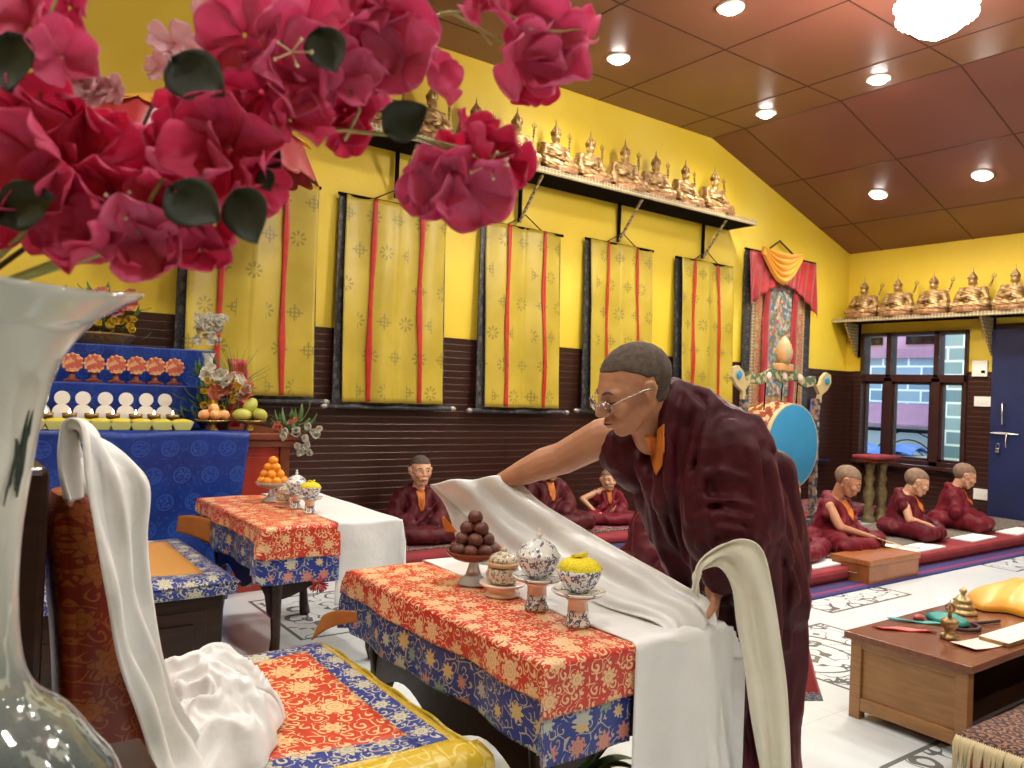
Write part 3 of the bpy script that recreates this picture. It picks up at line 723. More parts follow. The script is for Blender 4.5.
# the uncovered one with red and yellow valance
o = thing('painted_thangka', 'uncovered painted scroll with red and yellow silk valance behind the blue drum', 'thangka', (7.9, YW-.04, 2.95))
X0, X1, Z0, Z1 = 7.28, 8.55, .45, 2.93
MB().box((X0, YW-.05, Z0), (X1, YW-.03, Z1), .004).build('dark_mounting', M['darkbro'], o)
MB().box((X0+.13, YW-.058, 1.15), (X1-.13, YW-.048, Z1-.05), .002).build('cream_border', M['trim'], o)
MB().box((X0+.19, YW-.064, 1.18), (X1-.17, YW-.056, Z1-.08), .002).build('red_border', brocade('red floral mounting', (.42, .08, .05), (.30, .36, .16), 1.2, dens=.2), o)
MB().box((X0+.33, YW-.070, 1.32), (X1-.31, YW-.063, Z1-.35), .002).build('painting', M['paint'], o)
for xx in (X0+.36, X1-.37):
    MB().grid(lambda u, v, xx=xx: V((xx+(u-.5)*.12+.012*sin(v*7), YW-.085-.012*sin(u*3.1)-.01*sin(v*13), Z1-.03-v*1.95)), 4, 30).build('red_streamer', M['redsilk'], o, smooth=True, solid=.004)
def val(u, v):
    d = .60-.22*abs(sin(u*pi))**.6
    return V((X0+.0+u*(X1-X0), YW-.10-.03*abs(sin(u*pi*9+v*2))*(.4+v), Z1-.01-v*(d+.10*cos(u*2*pi)*.5)))
MB().grid(val, 60, 14).build('red_valance', M['redsilk'], o, smooth=True, solid=.004)
def swag(u, v):
    x = X0+.16+u*(X1-X0-.55); sag = sin(u*pi)
    return V((x, YW-.135-.045*abs(sin(v*pi*5+u*.5))-.02*sag, Z1+.03*(1-sag)-v*(.07+.29*sag)+.02))
MB().grid(swag, 30, 40).build('yellow_swag', M['yelsilk'], o, smooth=True, solid=.004)
MB().tube([(X0-.03, YW-.06, Z1+.01), (X1+.04, YW-.06, Z1+.01)], .014).build('top_rod', M['iron'], o)
MB().tube([(X0+.3, YW-.06, Z1), (7.9, YW-.04, Z1+.19), (X1-.28, YW-.06, Z1)], .012, 6).build('hanging_cord', M['cord'], o)
MB().tube([(X0-.08, YW-.05, Z0), (X1+.08, YW-.05, Z0)], .022).build('bottom_rod', M['rodknob'], o)
# thin blue cloth hanging on the boards right of the scroll
g = MB().grid(lambda u, v: V((8.66+(u-.5)*(.06+.26*v), YW-.04-.015*sin(u*12+v), 1.30-v*.72)), 10, 14)
tag(g.build('hanging_cloth', vary('light blue cloth', (.08, .16, .42), (.05, .1, .33), .7, 8), smooth=True, solid=.006), 'light blue cloth hanging on brown boards right of the painted scroll', 'cloth')
g = MB().box((8.45, YW-.12, .54), (8.95, YW-.02, .57), .004); o = thing('small_ledge', 'narrow ledge on brown boards under the light blue cloth', 'shelf', (8.7, YW-.05, .55)); g.build('ledge_board', M['doorsheen'], o)

# ================================================================== DRUM
o = thing('ritual_drum', 'large upright drum with sky blue skin hanging in a carved painted frame', 'drum', (6.25, 4.36, 0))
Rx = Matrix.Rotation(radians(90), 3, 'X')
RX = Matrix.Rotation(radians(90), 3, 'X')
dc = V((6.27, 4.30, .86))
def drumax(prof, n=48): return MB().lathe(prof, dc, n, RX)     # local z maps to -y
drumax([(.36, -.33), (.375, -.30), (.395, -.20), (.405, -.12), (.395, -.04), (.375, .03), (.36, .045)]).build('shell', M['drumside'], o, smooth=True, angle=40)
drumax([(0, .052), (.355, .052), (.372, .046), (.376, .03), (.36, .028), (0, .028)]).build('drum_skin', M['skyblue'], o, smooth=True, angle=40)
drumax([(.374, .0), (.381, .0), (.381, .046), (.374, .046)]).build('cream_rim', M['cream'], o)
f = thing('x', None, None); bpy.data.objects.remove(f)
for x, nm in ((5.72, 'post'), (6.80, 'post')):
    p = MB().box((x-.03, 4.36, .02), (x+.03, 4.42, 1.30), .008).build(nm, M['dpost'], o)
    for k in range(7): MB().ball((x, 4.355, .25+.16*k), (.022, .012, .03), sub=1).build('painted_stud', M['rodknob'], p)
    MB().box((x-.05, 4.22, 0), (x+.05, 4.58, .05), .01).build('foot', M['dpost'], o)
    sg = 1 if x > 6.2 else -1
    out = [(0, 1.26), (.02*sg, 1.34), (-.05*sg, 1.42), (.02*sg, 1.43), (.05*sg, 1.50), (.12*sg, 1.55), (.19*sg, 1.53), (.20*sg, 1.45), (.14*sg, 1.38), (.05*sg, 1.33), (.05*sg, 1.26)]
    q = MB().prism([(x+a, 4.36, b) for a, b in out], (0, .035, 0)).build('carved_finial', M['cream'], o)
    MB().ball((x+.12*sg, 4.352, 1.47), (.035, .012, .04)).build('blue_boss', M['skyblue'], q)
n = 24; top = [(5.76+1.0*i/n, 1.44+.05*sin(pi*i/n)*1+.02*cos(2*pi*i/n*3)) for i in range(n+1)]
g = MB().prism([(x, 4.37, z+.045) for x, z in top]+[(x, 4.37, z-.045) for x, z in reversed(top)], (0, .035, 0)); c = g.build('crossbar', M['dframe'], o)
for x, z in ((6.03, 1.48), (6.26, 1.49), (6.50, 1.48)): MB().ball((x, 4.362, z), (.035, .012, .035)).build('rosette', M['pinkpaper'], c)
MB().box((6.16, 4.34, 1.53), (6.36, 4.42, 1.60), .01).lathe([(.05, 0), (.075, .05), (.08, .11), (.06, .18), (.02, .24), (0, .25)], (6.26, 4.38, 1.60), 16).build('jewel_finial', carvedpaint('painted jewel', (.70, .33, .12), (.30, .40, .26)), o, smooth=True)
MB().box((5.7, 4.37, .10), (6.82, 4.41, .16), .006).build('lower_rail', M['dpost'], o)
g = MB(); g.tube([(6.02, 4.39, 1.44), (6.02, 4.40, 1.1)], .006).tube([(6.27, 4.39, 1.44), (6.27, 4.40, 1.25)], .006).tube([(6.5, 4.39, 1.44), (6.5, 4.40, 1.1)], .006); g.build('hanging_hook', M['iron'], o)

# ================================================================== COLUMN STOOL
o = thing('pedestal_stand', 'low stand with red cloth top on turned gilt columns behind the seated boys', 'stand', (8.3, 4.5, 0))
for x, y in ((8.17, 4.60), (8.33, 4.55)):
    MB().lathe([(.0, 0), (.07, 0), (.07, .05), (.045, .08), (.06, .13), (.035, .19), (.058, .27), (.06, .33), (.035, .40), (.055, .47), (.035, .52), (.05, .60), (.065, .65), (0, .65)], (x, y, 0), 16).build('turned_column', vary('dull gilt columns', (.22, .17, .07), (.12, .08, .04), .45, 20, .3) if x == 8.17 else bpy.data.materials['dull gilt columns'], o, smooth=True)
MB().box((8.05, 4.46, .65), (8.44, 4.70, .68), .01).build('stand_top', M['redbrown'], o)
MB().box((8.02, 4.43, .681), (8.50, 4.73, .722), .018).build('red_top_cloth', M['matred'], o)
g = MB().grid(lambda u, v: V((8.9+.36*u, 4.32+.38*v, .60+.04*sin(u*8)*sin(v*6)+.045)), 10, 10)
# ================================================================== CEILING LAMPS
def downlight(x, y, label, power=34):
    z = slope_z(x); o = thing('ceiling_downlight', label, 'light', (x, y, z), 'round recessed ceiling lights')
    ang = -math.atan((ZF-ZC)/(XR-XK)) if x > XK else 0
    Rm = Matrix.Rotation(-ang, 3, 'Y')
    MB().lathe([(.072, -.012), (.095, -.014), (.10, -.004), (.10, .0), (.072, .0)], (x, y, z), 28, Rm).build('trim_ring', M['white'], o, smooth=True, angle=40)
    MB().lathe([(0, -.05), (.03, -.047), (.055, -.036), (.072, -.014), (.072, -.004), (0, -.004)], (x, y, z), 28, Rm).build('lit_diffuser', M['bulb'], o)
    l = bpy.data.lights.new('downlight', 'SPOT'); l.energy = power; l.color = (1, .94, .86); l.shadow_soft_size = .09; l.spot_size = radians(160); l.spot_blend = .9
    lo = bpy.data.objects.new('downlight_lamp', l); COL.objects.link(lo); lo.parent = o; lo.location = (0, 0, -.09)
    return o
LP = POWER
names = {(4.52, 3.71): 'round ceiling light at the top edge, left of the crystal lamp', (4.52, 4.86): 'round ceiling light nearest the long left wall, above the statues',
         (6.47, 3.69): 'round ceiling light just below and left of the crystal lamp', (6.47, 4.83): 'round ceiling light left of the one under the crystal lamp',
         (8.25, 3.60): 'round light on the sloping ceiling, right of its pair', (8.25, 4.66): 'round light on the sloping ceiling nearest the corner'}
for (x, y), lb in names.items(): downlight(x, y, lb, LP)
for x in (.5, 2.5):
    for y in (-1.2, 1.2, 3.71) : downlight(x, y, 'round recessed ceiling light over the thrones', LP)
for x, y in ((-1.5, 1.2), (-1.5, 3.7), (4.52, -1.0), (6.47, -1.0), (8.25, .6), (6.47, 1.2)): downlight(x, y, 'round recessed ceiling light elsewhere in the hall', LP)
# crystal lamp
o = thing('crystal_ceiling_lamp', 'glowing faceted crystal lamp hanging at top right', 'lamp', (4.95, 2.46, ZF))
MB().lathe([(.04, 0), (.06, -.02), (.012, -.03), (.012, -.26), (.05, -.28)], (4.95, 2.46, ZF), 16).build('stem', M['brass'], o, smooth=True)
g = MB().lathe([(.10, -.20), (.18, -.23), (.236, -.30), (.225, -.38), (.13, -.47), (.03, -.52), (0, -.52)], (4.95, 2.46, ZF), 10)
s = g.build('faceted_shade', M['chandbulb'], o)
g = MB()
for k in range(30):
    a = k*2*pi/30
    for (r, h, rr) in ((.234, -.30, .016), (.22, -.385, .016)): g.ball((4.95+r*cos(a), 2.46+r*sin(a), ZF+h), rr, sub=1)
tag(g.build('crystal_beads', M['chandbulb'], o), kind='stuff')
l = bpy.data.lights.new('crystal', 'POINT'); l.energy = LP*2.2; l.color = (1, .9, .78); l.shadow_soft_size = .22; lo = bpy.data.objects.new('crystal_glow', l); COL.objects.link(lo); lo.parent = o; lo.location = (0, 0, -.56)
# ================================================================== THRONES
def throne(x0, x1, y0, y1, zs, label, cush, border, trim, back, panel=True):
    """seat box facing +X with a thick seat cushion and a tall backrest along -X side"""
    o = thing('low_throne', label, 'throne', ((x0+x1)/2, (y0+y1)/2, 0))
    zc = zs-.085
    b = MB().box((x0, y0+.05, .0), (x1-.05, y1-.05, zc-.0), .01).build('wooden_base', M['darkwood'], o)
    for (a, c) in ((x0+.06, (x0+x1)/2-.03), ((x0+x1)/2+.03, x1-.12)):
        g = MB(); y = y0+.044
        g.box((a, y, .06), (c, y+.01, zc-.06), .004); g.box((a+.05, y-.012, .11), (c-.05, y, zc-.11), .008)
        g.build('panel', M['darkwood'], b)
    g = MB(); g.box((x1-.052, y0+.1, .06), (x1-.042, y1-.1, zc-.05), .004); g.build('panel', M['darkwood'], b)
    # cushion with gently domed top; brocade field, border and trim are strips of the one cover
    def top(u, v, x0=x0, x1=x1, y0=y0, y1=y1):
        x = x0+(x1-x0)*u; y = y0+(y1-y0)*v
        d = min(u, 1-u, v, 1-v); z = zs-.03*(1-min(1, d/.08))**2+.012*sin(u*5+v*3)*min(1, d*6)
        return V((x, y, z))
    def sub(a, b, c, d):
        return lambda u, v: (lambda p: (p, (p.x, p.y)))(top(a+(b-a)*u, c+(d-c)*v))
    cu = MB().box((x0+.005, y0+.005, zc), (x1-.005, y1-.005, zs-.032), .018).build('cushion', trim, o)
    wx, wy = (x1-x0), (y1-y0); bw = .115; tw = .05
    MB().grid(sub((bw)/wx, 1-bw/wx, bw/wy*1.1, 1-bw/wy), 24, 24).build('brocade_field', cush, cu, smooth=True, solid=.008)
    g = MB(); a, b_, c, d = tw/wx, bw/wx, tw/wy, bw/wy
    for s in ((a, b_, c, 1-c), (1-b_, 1-a, c, 1-c), (b_, 1-b_, c, d*1.1), (b_, 1-b_, 1-d, 1-c)): g.grid(sub(*s), 16, 20)
    g.build('patterned_border', border, cu, smooth=True, solid=.0075)
    g = MB()
    for s in ((0, a, 0, 1), (1-a, 1, 0, 1), (a, 1-a, 0, c), (a, 1-a, 1-c, 1)): g.grid(sub(*s), 12, 20)
    g.build('edge_trim', trim, cu, smooth=True, solid=.007)
    return o, cu
o1, cu1 = throne(.37, 1.045, 1.50, 2.37, .45, 'low wooden throne seat in front with red gold brocade cushion beside the red backrest', M['redbro2'], M['blubro2'], M['yeltrim'], None)
# the yellow cloth flap hanging over the near end of that cushion
def flap(u, v):
    x = .39+.66*u; b = v*.36; xx = x+.012*sin(v*9)+.02*v*(u-.5)
    if b < .05: y = 1.515-b; z = .452-.02*b/.05
    else: y = 1.465-.025*sin(u*11)*(b)-.02*b; z = .432-(b-.05)
    return V((xx, y, z-.012*(u > .93)*1)), (u*.8, b)
MB().grid(flap, 40, 24).build('yellow_flap', M['yelbro'], cu1, smooth=True, solid=.006)
def flap2(u, v):
    y = 1.50+.86*u; b = v*.11
    return V((1.047+.012*sin(pi*v)+.004*sin(u*30), y, .425-b)), (u*.86, b)
MB().grid(flap2, 40, 8).build('yellow_skirt', M['yelbro'], cu1, smooth=True, solid=.005)
# tall padded backrest
o = thing('red_bolster', 'tall padded bolster in shade darkened red brocade behind the glass vase', 'bolster', (.2, 1.5, .45))
def rb(u, v):   # closed cushion by rings: u around, v up
    a = u*2*pi; y0, y1 = 1.46, 1.68; lean = .09*(1-v)
    xc = .225+lean*.7; rx = .072*(1-.35*(max(0, v-.86)/.14)**2); z = .47+.585*v
    cx, sx = cos(a), sin(a); k = 3.2
    px = abs(cx)**(2/k)*(1 if cx > 0 else -1); py = abs(sx)**(2/k)*(1 if sx > 0 else -1)
    yy = (y0+y1)/2+py*(y1-y0)/2*(1-.3*(max(0, v-.88)/.12)**2)
    p = V((xc+px*rx+.006*sin(yy*9+z*7), yy+.006*sin(z*14), z+.012*sin(yy*3)*v)); return p, (p.x*.9+p.y, p.z)
g = MB().grid(rb, 96, 40); g.add([rb(k/32, 1)[0] for k in range(32)], [tuple(range(32))], [rb(k/32, 1)[1] for k in range(32)])
g.build('padded_back', M['backbro'], o, smooth=True, angle=60)
MB().box((.085, 1.44, .0), (.16, 1.60, 1.10), .012).build('back_panel', M['darkwood'], o); MB().box((.13, 1.48, 0), (.33, 1.66, .47), .01).build('wooden_base', M['darkwood'], o)
o2, cu2 = throne(.22, 1.07, 3.30, 4.22, .45, 'low dark wooden throne seat farther back with golden cushion near the blue altar', M['goldbro'], M['blubro2'], M['blubro2'], None)

# ================================================================== TEA TABLES WITH BROCADE AND WHITE CLOTH
def table(x0, x1, y0, y1, z, label, zb=.30):
    o = thing('tea_table', label, 'table', ((x0+x1)/2, (y0+y1)/2, 0))
    MB().box((x0, y0, z-.03), (x1, y1, z-.004), .006).build('tabletop', M['darkwood'], o)
    for ya in (y0+.02, y1-.05):      # curved aprons
        pass
    for xa, nm in ((x0+.03, 'apron'), (x1-.06, 'apron')):
        ys = [y0+.04+(y1-y0-.08)*k/24 for k in range(25)]
        lo = [z-.31-.03*cos(2*pi*k/24*2)+(.0 if 2 < k < 22 else -.05) for k in range(25)]
        g = MB().prism([(xa, y, z-.03) for y in ys]+[(xa, y, q) for y, q in reversed(list(zip(ys, lo)))], (.03, 0, 0)); g.build(nm, M['darkwood'], o)
    for ya in (y0+.04, y1-.07):
        xs = [x0+.05+(x1-x0-.1)*k/16 for k in range(17)]; lo = [z-.28-.03*cos(2*pi*k/16) for k in range(17)]
        g = MB().prism([(x, ya, z-.03) for x in xs]+[(x, ya, q) for x, q in reversed(list(zip(xs, lo)))], (0, .03, 0)); g.build('apron', M['darkwood'], o)
    for (xa, sx) in ((x0+.055, -1), (x1-.055, 1)):
        for (ya, sy) in ((y0+.065, -1), (y1-.065, 1)):
            g = MB(); prof = [(0, z-.03, .036), (-.004, z-.15, .036), (.012, z-.24, .032), (.004, .30, .024), (-.006, .16, .021), (.01, .06, .026), (.03, .012, .03)]
            g.tube([(xa+sx*d*.7, ya+sy*d*.7, zz) for d, zz, r in prof], [r for d, zz, r in prof], 8); g.build('leg', M['darkwood'], o, smooth=True)
    return o
TZ = .65
table(1.15, 1.73, 1.40, 2.36, TZ-.012, 'dark wooden tea table under red brocade beside the bending monk')
table(1.17, 1.72, 3.24, 4.16, TZ-.012, 'dark wooden tea table under brocade farther back near the altar')
def drape(x0, x1, y0, y1, z, drop_near, drop_left, drop_far, off, wav=.006, seed=0.0, right=0.0):
    """cloth over a table: path in y goes near hang -> top -> far hang; in x goes left hang -> top (-> right hang)"""
    def fn(u, v):
        Lx = drop_left+(x1-x0)+right; Ly = drop_near+(y1-y0)+drop_far
        a = u*Lx-drop_left; b = v*Ly-drop_near
        dx = max(0, -a)+max(0, a-(x1-x0)); dy = max(0, -b)+max(0, b-(y1-y0))
        x = x0+min(max(a, 0), x1-x0); y = y0+min(max(b, 0), y1-y0)
        if dx > 0 and dy > 0: h = max(dx, dy)*.92; x += (-1 if a < 0 else 1)*.045*min(1, dy/.1)*(dx/(dx+dy)); y += (-1 if b < 0 else 1)*.045*min(1, dx/.1)*(dy/(dx+dy))
        else: h = dx+dy
        w = wav*min(1, h/.08)
        if dx > 0: x += (-1 if a < 0 else 1)*(off+w*sin(y*21+seed)+w*1.2*sin(y*9+1+seed))
        if dy > 0: y += (-1 if b < 0 else 1)*(off+w*sin(x*25+seed)+w*1.5*sin(x*11+2+seed))
        return V((x, y, z+.0012*sin(x*20+y*13+seed)-h)), (a, b)
    return fn
t1 = dict(x0=1.13, y0=1.375, y1=2.385)
g = MB().grid(drape(t1['x0'], 1.41, t1['y0'], t1['y1'], TZ-.006, .235, .20, .10, .004, .007, 1.0), 60, 110)
tag(g.build('blue_brocade_cloth', M['blubro'], smooth=True, solid=.003), 'blue floral brocade cloth hanging below the red one on nearer table', 'tablecloth')
g = MB().grid(drape(t1['x0']-.004, 1.412, t1['y0']-.004, t1['y1']+.002, TZ, .125, .085, .05, .009, .005, 1.0), 60, 110)
tag(g.build('red_brocade_cloth', M['redbro'], smooth=True, solid=.003), 'red gold brocade runner on top of the nearer table by the monk', 'tablecloth')
t2 = dict(x0=1.13, y0=3.22, y1=4.17)
g = MB().grid(drape(1.13, 1.455, 3.22, 4.17, TZ-.006, .235, .20, .18, .004, .009, 3.0), 60, 100)
tag(g.build('blue_brocade_cloth', M['blubro'], smooth=True, solid=.003), 'blue floral brocade cloth hanging on the farther table near altar', 'tablecloth')
g = MB().grid(drape(1.126, 1.457, 3.216, 4.172, TZ, .135, .075, .04, .009, .006, 3.0), 60, 100)
tag(g.build('red_brocade_cloth', M['redbro'], smooth=True, solid=.003), 'red gold brocade runner on top of the farther table near altar', 'tablecloth')
g = MB().grid(drape(1.40, 1.745, 1.372, 2.39, TZ+.004, .62, 0.0, .10, .012, .010, 5.0, right=.10), 40, 120)
tag(g.build('white_table_cloth', M['linen'], smooth=True, solid=.003), 'flat white cloth over the monk side of nearer table, hanging down its near end', 'tablecloth')
g = MB().grid(drape(1.445, 1.745, 3.21, 4.18, TZ+.004, .36, 0.0, .1, .012, .008, 7.0, right=.26), 40, 100)
tag(g.build('white_table_cloth', M['linen'], smooth=True, solid=.003), 'flat white cloth over the right half of the farther table', 'tablecloth')
# orange lining corner flap visible under the table cloths
for (q, nm) in (((311, 640, 322, 616, 356, 612, 357, 622, 2.47), 'nearer'), ((176, 532, 178, 516, 214, 520, 212, 545, 3.95), 'farther')):
    def lin(u, v, q=q):
        a, b, c, d = [at(q[2*k], q[2*k+1], q[8]-(.10 if k > 1 else 0)) for k in range(4)]
        return a.lerp(d, u).lerp(b.lerp(c, u), v)+V((-.012*sin(u*pi), 0, .012*sin(u*pi)))
    tag(MB().grid(lin, 10, 8).build('orange_lining', vary('brown orange lining', (.42, .15, .025), (.33, .11, .018), .6, 8) if nm == 'nearer' else bpy.data.materials['brown orange lining'], smooth=True, solid=.004), 'orange lining turned out under far corner of the %s table cloth' % nm, 'cloth')

# ---- cups, bowls, fruit
Z = TZ+.003
def cup_saucer(x, y, pat, stem=True, lid=None, label='', riceheap=False, group=None, z=Z, s=1.0):
    o = thing('porcelain_cup', label, 'cup', (x, y, z), group)
    L = lambda prof: MB().lathe([(r*s, h*s) for r, h in prof], (x, y, z), 36)
    st = L([(0, 0), (.026, 0), (.028, .006), (.0235, .012), (.022, .034)]).build('foot_stand', pat, o, smooth=True, angle=50)
    L([(.022, .034), (.0215, .05), (.030, .060), (.050, .066), (.047, .0665), (.0, .064)]).build('stem_bowl', M['pinkporc'], o, smooth=True)
    L([(0, .064), (.03, .064), (.052, .068), (.058, .073), (.057, .0755), (.045, .071), (0, .067)]).build('saucer', M['bwp'], o, smooth=True)
    L([(0, .070), (.020, .070), (.022, .074), (.032, .080), (.041, .094), (.046, .108), (.0495, .120), (.048, .120), (.043, .105), (.036, .092), (0, .082)]).build('bowl', pat, o, smooth=True)
    if riceheap:
        def w(r, h, a): q = fnoise((r*60, a*2.2, h*30), 1.0)*.10; return r*(1+q*(r > .001)), h*(1)+0
        h = MB().lathe([((.0470*s) if k == 0 else .0465*s*cos(k/9*pi/2)**.8, (.117+.026*sin(k/9*pi/2))*s) for k in range(9)]+[(0, .1435*s)], (x, y, z), 30, wob=w)
        h = h.build('rice_heap', M['rice'], o, smooth=True)
        for (dx, dy, a) in ((.004, -.002, .4), (-.008, .006, 1.3), (.012, .008, 2.2)):
            g = MB().box((x+dx*s-.012*s, y+dy*s-.005*s, z+.141*s), (x+dx*s+.012*s, y+dy*s+.005*s, z+.149*s), .002, Matrix.Rotation(a, 3, 'Z') @ Matrix.Rotation(.35, 3, 'Y')); g.build('wax_piece', M['yelwax'], h)
    if lid:
        l = L([(.0495, .119), (.051, .122), (.046, .127), (.043, .134), (.037, .143), (.028, .148), (.025, .152), (.014, .157), (.006, .159), (.0, .159)]).build('lid', lid, o, smooth=True)
        L([(.005, .157), (.005, .163), (.0085, .167), (.006, .171), (.003, .173), (.006, .178), (0, .184)]).build('lid_knob', M['porc'], l, smooth=True)
    return o
cup_saucer(1.375, 1.55, M['bw'], riceheap=True, s=1.22, label='blue and white bowl heaped with yellow rice, on raised saucer, nearer table')
cup_saucer(1.375, 1.722, M['bw'], lid=M['bwp'], s=1.22, label='tall lidded blue and white cup on raised saucer, nearer table')
def jar(x, y, label, z=Z, s=1.0):
    o = thing('lidded_jar', label, 'jar', (x, y, z))
    L = lambda prof: MB().lathe([(r*s, h*s) for r, h in prof], (x, y, z), 36)
    L([(0, 0), (.044, 0), (.046, .005), (.041, .010), (.041, .020), (.056, .026), (.060, .032), (.058, .034), (.040, .030), (0, .029)]).build('saucer_stand', M['pinkporc'], o, smooth=True)
    L([(0, .029), (.030, .030), (.041, .042), (.044, .056), (.039, .069), (.036, .074), (.0, .074)]).build('jar_body', M['poly'], o, smooth=True)
    L([(.037, .074), (.041, .076), (.041, .084), (.037, .086), (0, .086)]).build('gilt_rim', mat('tan glaze', (.55, .36, .18), .3), o, smooth=True)
    l = L([(.038, .086), (.038, .092), (.028, .103), (.012, .110), (.006, .112), (0, .112)]).build('lid', M['poly'], o, smooth=True)
    L([(.004, .110), (.009, .116), (.005, .121), (0, .123)]).build('lid_knob', M['poly'], l, smooth=True)
jar(1.375, 1.885, 'small lidded patterned jar on cream stand between fruit dish and tall cup', s=1.15)
jar(1.40, 3.74, 'low lidded patterned jar beside oranges on farther table', s=.85)
cup_saucer(1.432, 3.49, M['bw'], label='blue and white bowl topped with yellow wax on farther table', riceheap=True)
cup_saucer(1.428, 3.655, M['bw'], lid=M['bwp'], label='lidded blue and white cup on farther table behind the yellow one')
def fruitstand(x, y, z, mats, label, s=1.0):
    o = thing('footed_fruit_dish', label, 'dish', (x, y, z))
    L = lambda prof, n=32: MB().lathe([(r*s, h*s) for r, h in prof], (x, y, z), n)
    L([(0, 0), (.045, 0), (.047, .004), (.038, .013), (.024, .024), (.017, .045), (.014, .058), (.012, .062), (.017, .067), (.022, .069), (0, .069)], 12).build('glass_foot', mats[0], o, smooth=True, angle=30)
    L([(0, .066), (.03, .067), (.060, .074), (.078, .086), (.083, .098), (.0805, .098), (.073, .088), (.055, .079), (0, .074)]).build('dish_bowl', mats[1], o, smooth=True)
    return o
def pyramid(x, y, z, r, label, cat, name, m, group, layers=(8, 5, 3, 1), rad=(1.95, 1.28, .62, 0), labels=None, axis_y=False, s=1.0):
    k = 0; h = z+r; pos = []
    for n, R in zip(layers, rad):
        for i in range(n):
            a = 2*pi*i/n+.4*k; pos.append(V((x+R*r*1.12*cos(a), y+R*r*1.12*sin(a), h)))
        h += r*1.38; k += 1
    pos.insert(0, V((x, y, z+r))) if layers[0] > 5 else None
    first = None
    for i, p in enumerate(pos):
        top = i == len(pos)-1
        if first is None:
            g = MB().ball((0, 0, 0), (r, r, r*.95), sub=3); o = g.build(name, m, None, smooth=True)
            MB().lathe([(r*.10, r*.93), (r*.16, r*.97), (0, r*.99)], (0, 0, 0), 6).build('stem_end', M['twig'], o)
            first = o
        else: o = copy_tree(first)
        o.location = p; o.rotation_euler = (i*1.3 % .6, i*.7 % .5, i*1.1)
        tag(o, label[0] if top else label[1], cat, group)
fruitstand(1.375, 2.040, Z, (M['clearglass'], M['amberglass']), 'footed glass dish holding dark brown round fruits on nearer table', s=1.05)
pyramid(1.375, 2.040, Z+.083, .0235, ('dark brown round fruit at the very top of the pile', 'dark brown round fruit lower in the pile in glass dish'), 'fruit', 'brown_fruit', M['plum'], 'brown round fruits', layers=(8, 5, 3, 1), rad=(2.1, 1.5, .95, 0))
fruitstand(1.40, 3.90, Z, (M['clearglass'], M['clearglass']), 'footed glass dish holding a pile of tangerines on the farther table', s=1.0)
pyramid(1.40, 3.90, Z+.08, .024, ('tangerine at the very top of the orange pile', 'tangerine lower in the orange pile on farther table'), 'fruit', 'tangerine', M['tang'], 'tangerines', layers=(8, 5, 3, 1), rad=(2.0, 1.4, .85, 0))

# ================================================================== THE ALTAR
o = thing('altar_cabinet', 'red lacquered altar cabinet at left, mostly covered by the blue cloth', 'cabinet', (.5, 5.1, 0))
MB().box((-.9, 4.70, 0), (1.77, 5.56, .86), .006).build('body', M['redwood'], o)
MB().box((-.95, 4.64, .905), (1.84, 5.60, .945), .008).box((-.93, 4.66, .86), (1.81, 5.58, .905), .012).build('moulded_top', M['redbrown'], o)
MB().box((1.46, 4.688, .06), (1.72, 4.70, .80), .004).build('red_panel', M['redwood'], o)
MB().box((1.72, 4.68, 0), (1.78, 4.705, .86), .004).build('corner_post', M['redbrown'], o)
def altar_cloth(u, v):
    x = -.9+2.41*u; b = v*1.08
    if b < .13: y = 4.76-b; z = .952
    else: y = 4.622-.010*sin(x*9+v)-.008*sin(x*23)*min(1, b)-.015*(b-.13); z = .952-(b-.13)
    xx = x-.05*max(0, (b-.13))*(u > .6)*(u-.6)/.4*2.0
    return V((xx, y, z)), (x, b)
tag(MB().grid(altar_cloth, 110, 50).build('altar_cloth', M['blue'], smooth=True, solid=.004), 'royal blue patterned cloth hanging over the altar front', 'cloth')
o = thing('altar_steps', 'two tall altar steps covered in royal blue cloth behind the offerings', 'altar', (.3, 5.2, .945))
MB().box((-.9, 4.93, .95), (1.35, 5.20, 1.205), .008).build('lower_step', M['blue'], o); MB().box((-.9, 5.20, .95), (1.46, 5.52, 1.43), .008).build('upper_step', M['blue'], o)
# bowls, butter lamps, white disc tormas, medallions
def make_boat():
    o = thing('offering_bowl', 'x', 'bowl')
    MB().prism([(-.062, -.03, .05), (-.040, -.03, 0), (.040, -.03, 0), (.062, -.03, .05)], (0, .06, 0)).build('boat_bowl', mat('pale yellow green bowl', (.52, .52, .16), .35), o, bevel=.004)
    MB().ball((0, 0, .048), (.058, .028, .016), sub=2).build('yellow_filling', M['rice'], o, smooth=True)
    return o
ORD = ['rightmost', 'second from right', 'third from right', 'fourth from right', 'fifth from right', 'sixth from right', 'seventh from right', 'eighth from right', 'ninth from right']
def row(proto, xs, y, z, lab, group, s=1.0):
    for i, x in enumerate(sorted(xs, reverse=True)):
        q = proto if i == 0 else copy_tree(proto); q.location = (x, y, z); q.scale = (s, s, s)
        q['label'] = lab % ORD[i]; q['group'] = group
row(make_boat(), [1.155, 1.045, .94, .84, .74, .64, .54, .43, .33], 4.71, .956, 'boat shaped bowl of yellow offering on the altar front edge, %s', 'yellow offering bowls')
def make_disc():
    o = thing('butter_sculpture', 'x', 'offering')
    MB().lathe([(0, 0), (.03, 0), (.022, .02), (.013, .03), (.02, .05), (0, .05)], (0, 0, 0), 14).build('stand', M['silver'], o, smooth=True)
    for z, r in ((.092, .046), (.170, .038)):
        MB().lathe([(0, -.007), (r*.8, -.009), (r, -.004), (r, .004), (0, .006)], (0, 0, z), 24, RX).build('white_disc', mat('white butter', (.84, .82, .76), .4) if 'white butter' not in bpy.data.materials else bpy.data.materials['white butter'], o, smooth=True, angle=40)
    return o
